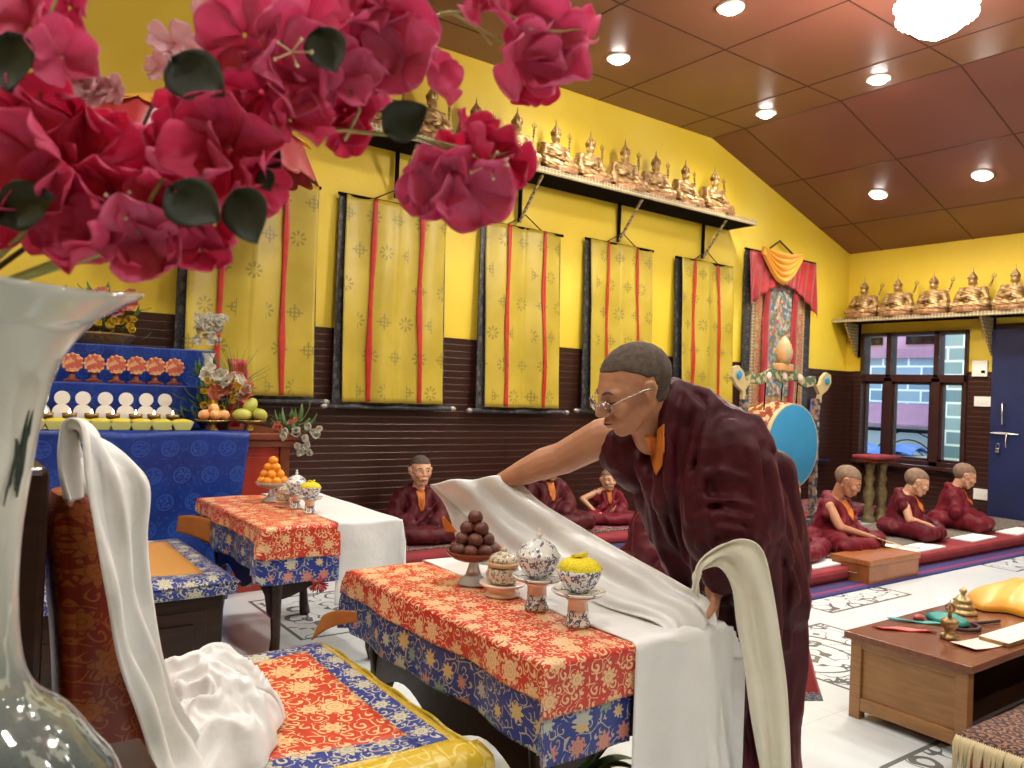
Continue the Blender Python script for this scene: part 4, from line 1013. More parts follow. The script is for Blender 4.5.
row(make_disc(), [1.10, 1.00, .895, .79, .68, .58, .48, .38], 4.885, .948, 'white double disc butter offering on silver stand, %s in the altar row', 'white disc offerings')
def make_lamp():
    o = thing('butter_lamp', 'x', 'lamp')
    MB().lathe([(0, 0), (.022, 0), (.018, .01), (.007, .02), (.008, .05), (.016, .056), (.034, .068), (.037, .092), (.033, .092), (.028, .072), (0, .07)], (0, 0, 0), 18).build('brass_bowl', M['dbrass'], o, smooth=True)
    MB().lathe([(0, .088), (.006, .092), (.004, .104), (0, .116)], (0, 0, 0), 8).build('flame', M['flame'], o, smooth=True)
    return o
row(make_lamp(), [1.13, 1.03, .935, .82, .715, .61, .50], 4.815, .948, 'small brass butter lamp with a lit flame, %s in the altar row', 'butter lamps')
def make_medal():
    o = thing('medallion_torma', 'x', 'offering')
    MB().lathe([(0, 0), (.04, 0), (.04, .01), (.02, .02), (.014, .04), (.022, .055), (0, .055)], (0, 0, 0), 12).box((-.045, -.025, 0), (.045, .025, .012), .003).build('stand', M['redbrown'], o, smooth=False)
    MB().lathe([(0, -.009), (.040, -.008), (.052, -.006), (.054, .0), (.050, .008), (0, .008)], (0, 0, .105), 24, RX).build('medallion', carvedpaint('red and gold medallion', (.66, .34, .16), (.50, .10, .06)), o, smooth=True, angle=40)
    for k in range(12):
        a = 2*pi*k/12; MB().ball((.05*cos(a), -.004, .105+.05*sin(a)), .009, sub=1).build('petal_bead', M['peach'], o)
    return o
row(make_medal(), [1.185, 1.078, .974, .867, .753, .643, .52], 5.06, 1.206, 'round red and gold medallion on small foot, %s on the altar step', 'medallion offerings')
# fruit bowls on altar
for (x, m, nm, lb, lb2, n, r) in ((1.332, 'peach', 'peach', 'brass footed plate of peaches on the altar corner', 'peach piled on the brass plate at altar corner', 6, .032), (1.545, 'mango', 'mango', 'brass footed plate of green mangoes, rightmost on the altar', 'green mango on the brass plate at right of altar', 4, .045)):
    o = thing('footed_fruit_plate', lb, 'plate', (x, 4.74, .953))
    MB().lathe([(0, 0), (.04, 0), (.03, .012), (.022, .03), (.03, .042), (.085, .052), (.10, .06), (.098, .065), (.06, .058), (0, .055)], (x, 4.74, .953), 28).build('plate_body', M['brass'], o, smooth=True)
    f = None
    for i in range(n):
        if n == 6: p = [(-.058, -.03), (0, -.04), (.055, -.028), (-.03, .03), (.035, .035), (0, -.008)][i]; h = .953+.058+r+(.035 if i == 5 else .0)
        else: p = [(-.05, -.02), (.05, -.03), (.02, .04), (0, -.0)][i]; h = .953+.058+r*.8+(.05 if i == 3 else 0)
        if f is None:
            f = MB().ball((0, 0, 0), (r*(1.3 if n == 4 else 1), r, r*.85 if n == 4 else r*.95), sub=3).build(nm, M[m], None, smooth=True); q = f
            MB().lathe([(r*.06, r*.80), (r*.05, r*1.0), (0, r*1.02)], (0, 0, 0), 6).build('stem_end', M['twig'], q)
        else: q = copy_tree(f)
        q.location = (x+p[0], 4.74+p[1], h); q.rotation_euler = (.2*i, .3*i, i*1.2); tag(q, lb2, 'fruit', nm+'s on altar plate')

# ================================================================== LOW DESK WITH RITUAL THINGS
o = thing('low_desk', 'low brown wooden desk with framed end panel at right', 'desk', (3.9, 1.53, 0))
DX0, DX1, DY0, DY1, DZ = 3.03, 4.9, 1.31, 1.76, .34
MB().box((DX0-.02, DY0-.02, DZ-.028), (DX1, DY1+.02, DZ), .004).build('desktop', M['desktop'], o)
for y in (DY0, DY1-.045): MB().box((DX0, y, 0), (DX0+.045, y+.045, DZ-.028), .003).build('leg', M['deskwood'], o)
for y in (DY0, DY1-.045): MB().box((DX1-.07, y, 0), (DX1-.02, y+.045, DZ-.028), .003).build('leg', M['deskwood'], o)
for xx in (DX0+.002, DX1-.06):
    e = MB().box((xx+.012, DY0+.045, .075), (xx+.028, DY1-.045, DZ-.05), .002).build('end_panel', M['deskwood'], o); MB().box((xx, DY0+.045, DZ-.06), (xx+.03, DY1-.045, DZ-.028), .003).build('rail', M['deskwood'], e)
    MB().box((xx, DY0+.045, .035), (xx+.03, DY1-.045, .085), .003).build('rail', M['deskwood'], e)
MB().box((DX0+.045, DY1-.03, .05), (DX1-.07, DY1-.012, DZ-.028), .002).build('front_panel', M['deskwood'], o)
MB().box((DX0+.04, DY0+.04, .08), (DX1-.07, DY1-.03, .095), .002).build('inner_shelf', M['darkwood'], o)
D = DZ+.001
def dome(x, y): pass
# vajra and bell stand
b = thing('ritual_bell', 'ornate brass bell stand topped by a vajra on the low desk', 'bell', (3.29, 1.50, D))
MB().lathe([(0, 0), (.030, 0), (.034, .006), (.026, .014), (.016, .026), (.018, .036), (.028, .048), (.033, .062), (.034, .070), (.028, .075), (.024, .080), (.012, .083), (0, .084)], (3.29, 1.50, D), 28, wob=lambda r, h, a: (r*(1+.06*sin(a*6)*(h < .05)), h)).build('bell_body', M['dbrass'], b, smooth=True)
g = MB(); 
for k in range(3):
    a = k*2*pi/3+.4; g.box((3.29+.022*cos(a)-.012, 1.5+.022*sin(a)-.012, D), (3.29+.022*cos(a)+.012, 1.5+.022*sin(a)+.012, D+.022), .006)
g.build('clawed_foot', M['dbrass'], b)
g = MB().lathe([(.006, .083), (.009, .090), (.006, .098), (.010, .104), (.006, .110)], (3.29, 1.50, D), 12)
for k in range(4):
    a = k*pi/2+.5; g.tube([V((3.29, 1.5, D+.106))+V((cos(a)*r, sin(a)*r, h)) for r, h in ((.003, 0), (.013, .008), (.016, .018), (.010, .030), (.002, .036))], .0028, 6)
g.tube([(3.29, 1.5, D+.10), (3.29, 1.5, D+.155)], [.004, .0015], 6); g.build('vajra', M['dbrass'], b, smooth=True)
b = thing('offering_stupa', 'tiered pale brass lidded vessel on the low desk behind the bell', 'vessel', (3.76, 1.66, D))
MB().lathe([(0, 0), (.058, 0), (.062, .008), (.050, .016), (.046, .026), (.052, .032), (.040, .040), (.036, .052), (.042, .056), (.030, .064), (.022, .076), (.010, .082), (0, .083)], (3.76, 1.66, D), 32).build('tiered_body', M['paleb'], b, smooth=True)
MB().lathe([(.006, .080), (.010, .086), (.016, .096), (.014, .106), (.007, .110), (.004, .116), (0, .120)], (3.76, 1.66, D), 16).build('finial', M['paleb'], b, smooth=True)
def patch(name, fn, m, lb, cat, nu=14, nv=10, solid=.004, group=None): return tag(MB().grid(fn, nu, nv).build(name, m, smooth=True, solid=solid), lb, cat, group)
patch('red_ribbon', lambda u, v: V((3.16+.16*u, 1.70-.14*u+.05*v, D+.006+.003*sin(u*9+v*3))), M['ribbon'], 'flat red ribbon lying on the low desk left of the bell', 'ribbon')
patch('striped_ribbon', lambda u, v: V((3.34+.12*u, 1.74-.14*u+.04*v, D+.007+.003*sin(u*8))), M['turq'], 'teal ribbon end lying on the low desk behind the bell', 'ribbon')
tag(MB().lathe([(0, 0), (.08, .0), (.095, .008), (.06, .022), (0, .028)], (3.56, 1.63, D), 24, wob=lambda r, h, a: (r*(1+.15*sin(a*2)), h)).build('teal_bag', M['turq'], smooth=True), 'flat teal brocade pouch on low desk between bell and vessel', 'pouch')
tag(MB().ball((3.45, 1.70, D+.012), (.035, .022, .014)).build('maroon_pouch', M['redsilk'], smooth=True), 'tiny dark red pouch on low desk behind the vajra', 'pouch')
# rosary / small dark things
g = MB().tube([(3.50+.07*cos(a/16*2*pi), 1.53+.045*sin(a/16*2*pi), D+.009) for a in range(17)], .008, 6); g.tube([(3.58, 1.54, D+.008), (3.74, 1.50, D+.008)], .007)
tag(g.build('prayer_beads', M['cord'], smooth=True), 'loop of dark prayer beads lying behind the papers on low desk', 'beads')
def sheet(x, y, w, d, h, rot, name, m, lb, cat, z=D, bend=0.0, group=None, side=None):
    o = thing(name, lb, cat, (x, y, z), group); c, s = cos(rot), sin(rot)
    def fn(u, v): a, b = (u-.5)*w, (v-.5)*d; return V((x+a*c-b*s, y+a*s+b*c, z+h+bend*(2*u-1)**2))
    MB().grid(fn, 8, 3).build('top_page', m, o, solid=.0015)
    if h > .004: MB().box((x-w/2, y-d/2, z), (x+w/2, y+d/2, z+h-.0005), .001, Matrix.Rotation(rot, 3, 'Z')).build('page_block', side or m, o)
    return o
sheet(3.36, 1.395, .30, .10, .003, -.12, 'loose_page', M['pinkpaper'], 'pinkish loose page on the low desk in front of the bell', 'paper', bend=.008)
sheet(3.60, 1.37, .44, .11, .018, -.02, 'scripture_block', M['paper'], 'thick stack of loose scripture pages at the desk near edge', 'book', side=M['dbrass'])
# yellow cloth covered bundle
def yl(u, v):
    a = u*2*pi; r = .26*v; z = .11*(cos(min(v, 1)*pi/2)**.6 if v < 1 else 0)
    k = 1+.12*sin(a*3+1)+.06*sin(a*7); return V((4.22+r*k*1.35*cos(a), 1.58+r*k*.72*sin(a)*(1.0), D+.004+z*(1+.12*sin(a*5+v*3)*v)))
tag(MB().grid(yl, 60, 16).build('yellow_cloth_bundle', M['yelsilk'], smooth=True, solid=.004), 'golden yellow silk cloth draped over a bundle on low desk, right edge', 'cloth')
tag(MB().ball((4.2, 1.58, D+.045), (.17, .09, .043)).build('wrapped_bundle', M['redsilk'], smooth=True), 'dark red wrapped bundle under the yellow silk cloth', 'bundle')
# foreground rug seat with fringe
o = thing('fringed_rug', 'dark patterned rug with long beige fringe in the bottom right corner', 'rug', (3.6, 1.1, 0))
FX0, FX1, FY0, FY1, FZ = 2.72, 4.4, .55, 1.205, .20
MB().box((FX0+.05, FY0, 0), (FX1, FY1-.01, FZ-.012), .02).build('seat_cushion', M['redsilk'], o)
MB().grid(lambda u, v: (V((FX0+(FX1-FX0)*u, FY0+(FY1-FY0)*v, FZ+.003*sin(u*20)+.0*v)), (u*1.5, v*.65)), 20, 10).build('rug_top', M['rug2'], o, smooth=True, solid=.012)
random.seed(3); g = MB(); fr = mat('beige wool fringe', (.46, .38, .22), .9)
for k in range(92):
    y = FY0+(FY1-FY0)*k/91; dx = random.uniform(-.015, .015); dy = random.uniform(-.012, .012)
    q = MB().tube([(FX0+.004, y, FZ-.004), (FX0-.022, y+dy*.3, FZ-.02), (FX0-.034+dx*.4, y+dy*.7, FZ-.055), (FX0-.036+dx, y+dy, FZ-.13)], [.006, .006, .0055, .003], 5)
    g.add(q.v, q.f)
tag(g.build('fringe', fr, o, smooth=True), kind='stuff')
# wooden box on the floor
o = thing('wooden_box', 'orange brown wooden box on the floor in front of seated boys', 'box', (5.62, 3.1, 0))
BX0, BX1, BY0, BY1 = 5.29, 5.97, 2.955, 3.24
MB().box((BX0, BY0, 0), (BX1, BY1, .135), .004).build('body', M['boxwood'], o)
MB().box((BX0-.008, BY0-.008, .1355), (BX1+.008, BY1+.008, .175), .005).build('lid', M['boxwood'], o)
MB().tube([(BX0-.003, 3.05, .075), (BX0-.02, 3.06, .075), (BX0-.02, 3.14, .075), (BX0-.003, 3.15, .075)], .006).build('handle', M['steel'], o)

# ================================================================== MATS ON THE FLOOR
def longmat(name, x0, x1, y0, y1, z0, z1, m, lb, cat='mat', bev=.02): return tag(MB().box((x0, y0, z0), (x1, y1, z1), bev).build(name, m), lb, cat)
longmat('striped_runner', 4.3, 9.2, 2.92, 3.27, .0, .012, M['stripe'], 'blue and magenta striped runner under the right mattress edge', 'rug', .003)
longmat('floor_mattress', 4.45, 9.25, 3.10, 4.15, .012, .105, M['matred'], 'long dusty red mattress under the right row of boys', 'mattress', .03)
longmat('patterned_mat', 4.50, 9.2, 3.36, 4.10, .1055, .118, M['rugblk'], 'thin dark patterned mat on the right red mattress', 'rug', .004)
longmat('floor_runner', 2.0, 9.0, 4.72, 5.05, 0, .012, mat('dark blue runner cloth', (.03, .03, .10), .95), 'dark blue runner on floor before the left wall mattress', 'rug', .003)
longmat('floor_mattress', 2.1, 9.0, 4.82, 5.60, .012, .085, M['matred'], 'long dusty red mattress along the left wall', 'mattress', .025)
longmat('patterned_mat', 2.2, 8.9, 5.0, 5.60, .0855, .100, M['rug'], 'patterned red carpet laid on the left wall mattress', 'rug', .004)
longmat('patterned_mat_edge', 2.2, 8.9, 4.96, 4.998, .0855, .098, M['rugblk'], 'black and cream woven strip on the left wall mattress edge', 'rug', .003)
random.seed(5)
tx = [(5.15, 3.22, .42, 'white scripture sheets on the mattress left of the wooden box'), (6.55, 3.20, .50, 'white scripture sheets before the middle boy of the right row'), (7.55, 3.22, .5, 'white scripture sheets before the last boy of the right row'), (8.4, 3.2, .55, 'white scripture sheets at the far end of the mattress')]
for x, y, w, lb in tx: sheet(x, y+.04, w, .19, .012, random.uniform(-.05, .05), 'scripture_sheets', M['wpaper'], lb, 'paper', z=.119 if y > 3.36 else .1065)
sheet(6.1, 3.30, .34, .13, .008, .3, 'scripture_sheets', M['paper'], 'crumpled grey page wrapper beside the box on the right mattress', 'paper', z=.118, bend=.02)
g = MB().grid(lambda u, v: V((6.10+.35*u, 3.24+.10*v-.09*u*(v < .5), .125+.015*sin(u*7)*sin(v*5)-.03*(v < .3)*u)), 16, 8)
tag(g.build('cloth_wrapper', vary('grey cream cloth', (.55, .50, .42), (.4, .36, .3), .8, 9), smooth=True, solid=.004), 'crumpled cream cloth wrapper hanging over the mattress edge by the box', 'cloth')

g = MB().grid(lambda u, v: V((5.86+.30*u, 3.15+.11*v-.02*u, .235-.07*u+.015*v)), 6, 4)
tag(g.build('held_page', vary('yellowed page', (.72, .52, .22), (.64, .45, .18), .7, 20, bump=0), smooth=True, solid=.002), 'long yellowed page in the hand of the first seated boy, above wooden box', 'paper')
# ================================================================== PEOPLE
def basis(f, up=(0, 0, 1)):
    f = V(f).normalized(); l = V(up).cross(f).normalized(); u = f.cross(l)
    return Matrix((f, l, u)).transposed()
def head_prims(adult=True):
    ck = .0 if adult else .012; nx = 0 if adult else -.05
    return [('e', (-.06, 0, .135), (.425, .335, .365)), ('e', (.08, 0, .05), (.33, .30, .30)), ('e', (.12, 0, -.20), (.25, .235, .27)), ('e', (.27, 0, -.385), (.10, .11, .09)),
            ('c', (.0, .20, -.18), .10, (.22, .10, -.38), .075), ('c', (.0, -.20, -.18), .10, (.22, -.10, -.38), .075),
            ('e', (.27, .15, -.10), (.12+ck, .11+ck, .11+ck)), ('e', (.27, -.15, -.10), (.12+ck, .11+ck, .11+ck)),
            ('c', (.36, .05, .085), .05, (.30, .20, .075), .05), ('c', (.36, -.05, .085), .05, (.30, -.20, .075), .05),
            ('c', (.39, 0, .06), .036, (.485+nx, 0, -.115+nx*-.2), .048), ('e', (.44+nx, .055, -.135), (.048, .040, .036)), ('e', (.44+nx, -.055, -.135), (.048, .040, .036)),
            ('e', (.34, 0, -.25), (.09, .15, .10)), ('e', (.325, .135, .0), (.065, .075, .05)), ('e', (.325, -.135, .0), (.065, .075, .05)),
            ('p', [((.375, -.095, -.260), .018), ((.420, -.03, -.236), .030), ((.425, 0, -.240), .028), ((.420, .03, -.236), .030), ((.375, .095, -.260), .018)]),
            ('p', [((.375, -.08, -.275), .018), ((.415, 0, -.292), .036), ((.375, .08, -.275), .018)])] + \
           [('p', [((.02, s*.325, -.13), .028), ((-.03, s*.355, -.06), .030), ((-.07, s*.385, .03), .030), ((-.05, s*.39, .09), .028), ((.0, s*.37, .09), .026), ((.035, s*.345, .03), .024), ((.03, s*.335, -.06), .024)]) for s in (1, -1)] + \
           [('e', (-.02, s*.345, .0), (.06, .022, .10)) for s in (1, -1)]
def face(root, body, C, R, h, hairm, open_eyes=False, hairz=.0, glasses=False, smile=False, vox=.004):
    """features laid on the head surface of the finished body mesh"""
    me = body.data; off = parent_loc(root)
    bv = BVHTree.FromPolygons([v.co+off for v in me.vertices], [list(p.vertices) for p in me.polygons])
    W = lambda p: C + R @ (V(p)*h)
    def hit(y, z):
        o = W((.9, y, z)); r = bv.ray_cast(o, -(R @ V((1, 0, 0))), h*1.2)
        return r[0] if r[0] is not None else W((.38, y, z))
    def line(name, pts, rad, m, lift=.0, par=root):
        P = [hit(y, z)+R @ V((lift*h, 0, 0)) for y, z in pts]; n = len(P)
        return MB().tube(P, [rad*h*(.45+.55*sin(pi*(k+.3)/(n-.4))) for k in range(n)], 6).build(name, m, par, smooth=True)
    for s in (1, -1):
        line('eyebrow', [(s*(.055+.15*k/6), .082+.022*sin(pi*k/6)) for k in range(7)], .016, M['hairline'] if not glasses else M['shaved'])
        if open_eyes:
            e = MB().ball(hit(s*.14, .0)-R @ V((.012*h, 0, 0)), (.02*h, .062*h, .024*h), R).build('eye', M['eyew'], root, smooth=True)
            MB().ball(hit(s*.14, .0)+R @ V((.002*h, 0, 0)), (.012*h, .024*h, .024*h), R).build('iris', M['hairline'], e, smooth=True)
            line('eyelid', [(s*(.075+.13*k/6), .012+.016*sin(pi*k/6)) for k in range(7)], .010, M['hairline'])
        else:
            line('eyelid', [(s*(.075+.13*k/6), .0-.022*sin(pi*k/6)) for k in range(7)], .010, M['hairline'])
    zz = .012 if smile else 0
    line('lips', [(y, -.262+zz*(abs(y)/.08)**2) for y in (-.085, -.055, -.025, 0, .025, .055, .085)], .024, M['lip'], -.006)
    line('mouth_line', [(y, -.258+zz*(abs(y)/.08)**2) for y in (-.085, -.055, -.025, 0, .025, .055, .085)], .006, M['hairline'], .014)
    # shaved hair: the scalp part of the surface lifted a little
    inv = R.transposed(); bm = bmesh.new(); bm.from_mesh(me)
    kill = []
    def sc(p): 
        q = inv @ (p+off-C)/h
        if abs(q.x) > .6 or abs(q.y) > .40 or q.z > .7 or q.z < -.45: return -1
        ear = (abs(q.y) > .318 and -.12 < q.x < .07 and q.z < .14)
        if ear: return -1
        front = .23+hairz-.5*min(0, q.x-.25)*0
        lim = front if q.x > .18 else (front-(.18-q.x)*.62 if q.x > -.02 else (.10 if q.x > -.12 else -.16))
        if q.x <= -.12: lim = -.20
        if abs(q.y) > .24 and q.x > .0: lim = max(lim, .16+q.x*.5)
        if q.x > .36 and q.z < .25: return -1
        return q.z-lim
    for f in bm.faces:
        if sc(f.calc_center_median()) < 0: kill.append(f)
    bmesh.ops.delete(bm, geom=kill, context='FACES')
    bm.normal_update()
    for _ in range(14):
        mv = {}
        for v in bm.verts:
            nb_ = [e.other_vert(v) for e in v.link_edges if len(e.link_faces) == 1]
            if len(nb_) == 2: mv[v] = (v.co*2+nb_[0].co+nb_[1].co)/4
        for v, c in mv.items(): v.co = c
    for v in bm.verts: v.co += v.normal*.0014
    hm = bpy.data.meshes.new('hair'); bm.to_mesh(hm); bm.free(); hm.materials.clear(); hm.materials.append(hairm)
    ho = bpy.data.objects.new('hair', hm); COL.objects.link(ho); ho.parent = root
    so = ho.modifiers.new('s', 'SOLIDIFY'); so.thickness = .0025; so.offset = -1
    if glasses:
        g = MB()
        for s in (1, -1):
            cy, cz, cx = s*.155, -.035, .47
            g.tube([W((cx-.03*abs(cos(a*pi/10))*(1 if cos(a*pi/10)*s > 0 else 0), cy+.118*(abs(cos(a*pi/10))**.7)*(1 if cos(a*pi/10) > 0 else -1), cz+.072*(abs(sin(a*pi/10))**.7)*(1 if sin(a*pi/10) > 0 else -1))) for a in range(21)], .0013, 6)
            g.tube([W((cx-.04, s*.275, cz+.03)), W((.30, s*.345, .03)), W((.05, s*.375, .045)), W((-.07, s*.385, .03)), W((-.12, s*.375, -.03))], .0016, 6)
        g.tube([W((.475, -.04, -.03)), W((.495, 0, -.015)), W((.475, .04, -.03))], .0013, 6)
        go = g.build('spectacles', M['steel'], root, smooth=True, label='thin silver wire spectacles')
        for s in (1, -1):
            MB().add([W((.468-.02*abs(cos(a*pi/10))*(1 if cos(a*pi/10)*s > 0 else 0), s*.155+.11*cos(a*pi/10), -.035+.066*sin(a*pi/10))) for a in range(20)], [tuple(range(20))]).build('lens', M['glass'], go, solid=.001)
    return bv
def hand(wrist, d, n, thumb, L=.18, curl=(.35, .4, .45, .5), tcurl=.3):
    """wrist point, finger direction d, back-of-hand normal n, thumb side vector"""
    d = V(d).normalized(); n = (V(n)-d*V(n).dot(d)).normalized(); b = V(thumb); b = (b-d*b.dot(d)-n*b.dot(n)).normalized()
    k = L/.18; P = []; w = V(wrist)
    P.append(('c', w, .024*k, w+d*.03*k, .026*k))
    for t in (-.028, -.009, .010, .027): P.append(('c', w+d*.02*k+b*t*.6*k, .015*k, w+d*.088*k+b*t*k, .0125*k))
    for i, (t, ln) in enumerate(((.028, .070), (.010, .078), (-.009, .073), (-.027, .057))):
        p = w+d*.088*k+b*t*k; c = curl[i]; ang = c*.6; segs = [.42, .32, .26]; r = .0095*k; dd = d+b*(t*1.5)
        for q, sg in enumerate(segs):
            v = (dd*cos(ang)-n*sin(ang)).normalized(); p2 = p+v*ln*k*sg; P.append(('c', p, r, p2, r*.90)); p = p2; r *= .9; ang += c*1.3
    p = w+d*.028*k+b*.026*k; v = (d*.65+b*.75-n*tcurl).normalized(); p2 = p+v*.038*k; P.append(('c', p, .015*k, p2, .0115*k))
    v2 = (d*.9+b*.25-n*tcurl*1.6).normalized(); P.append(('c', p2, .0112*k, p2+v2*.032*k, .009*k))
    return P

# ------------------------------------------------------------------ the bending monk behind the near table
def big_monk():
    root = thing('person', 'shaven monk in dark maroon robe and spectacles bending over the tea table', 'person', (1.98, 1.5, 0))
    hC = at(634, 388, 2.27); fw = V((-.925, .33, -.42)); R = basis(fw, V((-.30, -.02, 1))); h = .256
    TW = lambda p: hC + R @ (V(p)*h)
    prims = []
    for q in head_prims(True):
        if q[0] == 'c': prims.append(('c', TW(q[1]), q[2]*h, TW(q[3]), q[4]*h))
        elif q[0] == 'p': prims.append(('p', [(TW(a), r*h) for a, r in q[1]]))
        else: prims.append(('e', TW(q[1]), V(q[2])*h, R))
    nb = at(672, 432, 2.33)
    prims += [('c', TW((-.16, 0, -.14)), .060, nb, .055), ('c', TW((.02, 0, -.24)), .045, at(650, 440, 2.32), .045)]
    sh, el, wr = at(655, 432, 2.42), at(563, 458, 2.54), at(502, 481, 2.65)
    prims += [('c', nb+V((0, 0, -.03)), .055, sh, .062), ('p', [(sh, .066), (at(603, 437, 2.46), .060), (el, .052), (at(545, 463, 2.57), .051), (at(522, 473, 2.61), .041), (wr, .028)])]
    prims += hand(wr, at(474, 508, 2.72)-wr, V((.1, -.1, 1)), V((-.6, -.8, 0)), .15, (.8, .85, .9, .9))
    # left arm under the robe, hand out of the sleeve
    ls, le, lw = at(728, 440, 2.24), at(752, 540, 2.16), at(716, 580, 2.17)
    prims += [('p', [(nb+V((.02, .02, -.04)), .05), (ls, .055), (le, .045), (lw, .031)])]
    prims += hand(lw, at(707, 640, 2.19)-lw, V((.75, -.6, .2)), V((-.6, -.4, 0)), .185, (.35, .4, .45, .5))
    prims += [('c', nb+V((.03, .02, -.10)), .08, at(745, 590, 2.38), .13), ('c', at(745, 590, 2.38), .12, V((1.99, 1.52, .45)), .08), ('c', V((1.99, 1.52, .45)), .07, V((2.0, 1.52, .06)), .045)]
    body = skin(fill(prims), 'body', .0042, M['skin'], root, 3)
    face(root, body, hC, R, h, M['shaved'], False, .07, True)
    # robe, first pass to find its surface, second with folds
    A = at; hip = A(752, 590, 2.38)
    fx, fy = hip.x, hip.y
    base = [('c', A(700, 470, 2.36), .160, A(752, 585, 2.38), .165), ('c', A(727, 450, 2.25), .118, A(760, 530, 2.26), .10), ('c', A(688, 432, 2.34), .098, A(722, 436, 2.28), .112),
            ('p', [(A(668, 412, 2.40), .045), (A(676, 400, 2.33), .045), (A(690, 412, 2.27), .05)]), ('p', [(A(676, 400, 2.33), .04), (A(710, 412, 2.27), .055), (A(745, 425, 2.25), .055)]),
            ('p', [(A(674, 388, 2.33), .030), (A(671, 405, 2.28), .030), (A(670, 430, 2.26), .030), (A(668, 460, 2.26), .030), (A(664, 500, 2.28), .034)]), ('c', A(704, 488, 2.215), .07, A(714, 532, 2.195), .085), ('c', A(712, 480, 2.27), .095, A(722, 570, 2.28), .10), ('c', A(684, 415, 2.30), .055, A(692, 470, 2.28), .07), ('p', [(A(622, 432, 2.42), .03), (A(640, 458, 2.36), .03), (A(655, 485, 2.31), .03)]), ('c', A(650, 440, 2.42), .082, A(627, 448, 2.44), .088), ('c', A(628, 452, 2.44), .075, A(633, 468, 2.44), .07), ('c', A(657, 500, 2.44), .07, A(694, 545, 2.46), .13), ('c', A(667, 470, 2.40), .085, A(692, 520, 2.42), .13),
            ('c', A(760, 530, 2.26), .09, A(775, 600, 2.30), .10), ('c', A(770, 470, 2.30), .065, A(792, 570, 2.32), .055), ('c', A(792, 570, 2.32), .05, A(768, 610, 2.34), .08),
            # sleeve of the left arm
            ('p', [(A(735, 450, 2.20), .105), (A(752, 520, 2.14), .085), (A(742, 548, 2.13), .075), (A(724, 572, 2.145), .058)]), ('c', A(752, 520, 2.16), .08, A(755, 640, 2.22), .05),
            ('s', [(V((fx, fy, .78)), .16, .16), (V((fx, fy+.01, .6)), .17, .17), (V((fx, fy+.02, .3)), .155, .165), (V((fx, fy+.02, .02)), .17, .18)], lambda a, v: .05*sin(a*9+v*2)*v+.035*sin(a*5+1)*(.3+v))]
    p1 = fill(base); t = MB(); t.v, t.f = p1.v, p1.f
    ob = skin(p1, 'tmp_robe', .02, M['robe'], None, 6); bv = BVHTree.FromPolygons([v.co.copy() for v in ob.data.vertices], [list(p.vertices) for p in ob.data.polygons]); bpy.data.objects.remove(ob)
    def hitpx(x, y):
        o = V((0, 0, CH)); d = (at(x, y, 1)-o).normalized(); r = bv.ray_cast(o, d, 10); return r[0]
    folds = [([(676, 386), (668, 402), (664, 425), (668, 455), (672, 485), (676, 520), (686, 560)], .014), ([(680, 384), (705, 392), (732, 398), (755, 420), (770, 450)], .013),
             ([(684, 392), (700, 410), (694, 440), (688, 475), (690, 520)], .010), ([(712, 405), (704, 450), (700, 500), (712, 545)], .009),
             ([(735, 408), (752, 450), (758, 500), (752, 535)], .012), ([(700, 520), (725, 515), (750, 520), (768, 540)], .013), ([(700, 545), (715, 528), (740, 530), (762, 552)], .011),
             ([(706, 500), (735, 500), (762, 512)], .008), ([(770, 470), (782, 520), (790, 570), (796, 600)], .010), ([(660, 500), (668, 530), (682, 560), (700, 590)], .008),
             ([(648, 480), (655, 520), (664, 560)], .008), ([(778, 545), (775, 600), (778, 660), (782, 760)], .011), ([(792, 590), (790, 650), (797, 760)], .010), ([(755, 610), (757, 680), (760, 766)], .011),
             ([(740, 600), (738, 680), (742, 766)], .009), ([(604, 418), (602, 445), (606, 480)], .010), ([(618, 412), (616, 450), (622, 486)], .006), ([(640, 460), (650, 500), (652, 540)], .009),
             ([(745, 410), (766, 462), (778, 520)], .009), ([(690, 480), (720, 470), (745, 478)], .007)]
    pr = []
    for pts, r in folds:
        H = [hitpx(*p) for p in pts]; H = [q-(q-V((0, 0, CH))).normalized()*.007 for q in H if q is not None]
        H = [H[i] for i in range(len(H)) if i == 0 or (H[i]-H[i-1]).length < .25]
        if len(H) > 1: pr.append(('p', [(q, r*1.5*(.75+.25*sin(i*2.1))) for i, q in enumerate(H)]))
    # hollow the sleeve end slightly by a rim
    rb_ = skin(fill(base+pr), 'robe', .0075, M['robe'], root, 3, .45, disp=lambda p, n: .004*fnoise(p, 9)+.017*(.5-abs(mnoise.noise(V((p.x*7+p.z*1.2, p.y*7-p.z*1.0, p.z*2.0+3))))*2.2)+.005*(.5-abs(mnoise.noise(V((p.x*19, p.y*19, p.z*6))))*2))
    rv = BVHTree.FromPolygons([v.co+parent_loc(root) for v in rb_.data.vertices], [list(p.vertices) for p in rb_.data.polygons])
    bb = BVHTree.FromPolygons([v.co+parent_loc(root) for v in body.data.vertices], [list(p.vertices) for p in body.data.polygons])
    def patch_px(name, quad, m, lift=.006, nu=14, nv=18, fold=.003, par=root):
        def fn(u, v):
            (ax, ay), (bx, by), (cx, cy), (dx, dy) = quad
            x = (ax*(1-u)+bx*u)*(1-v)+(dx*(1-u)+cx*u)*v; y = (ay*(1-u)+by*u)*(1-v)+(dy*(1-u)+cy*u)*v
            o = V((0, 0, CH)); d = (at(x, y, 1)-o).normalized(); c = []
            for b in (rv, bb):
                r = b.ray_cast(o, d, 10)
                if r[0] is not None: c.append((r[0]-o).length)
            k = min(c) if c else 2.3
            return o+d*(k-lift-fold*abs(sin(u*9+v*2)))
        return MB().grid(fn, nu, nv).build(name, m, par, smooth=True, solid=.004, offset=0)
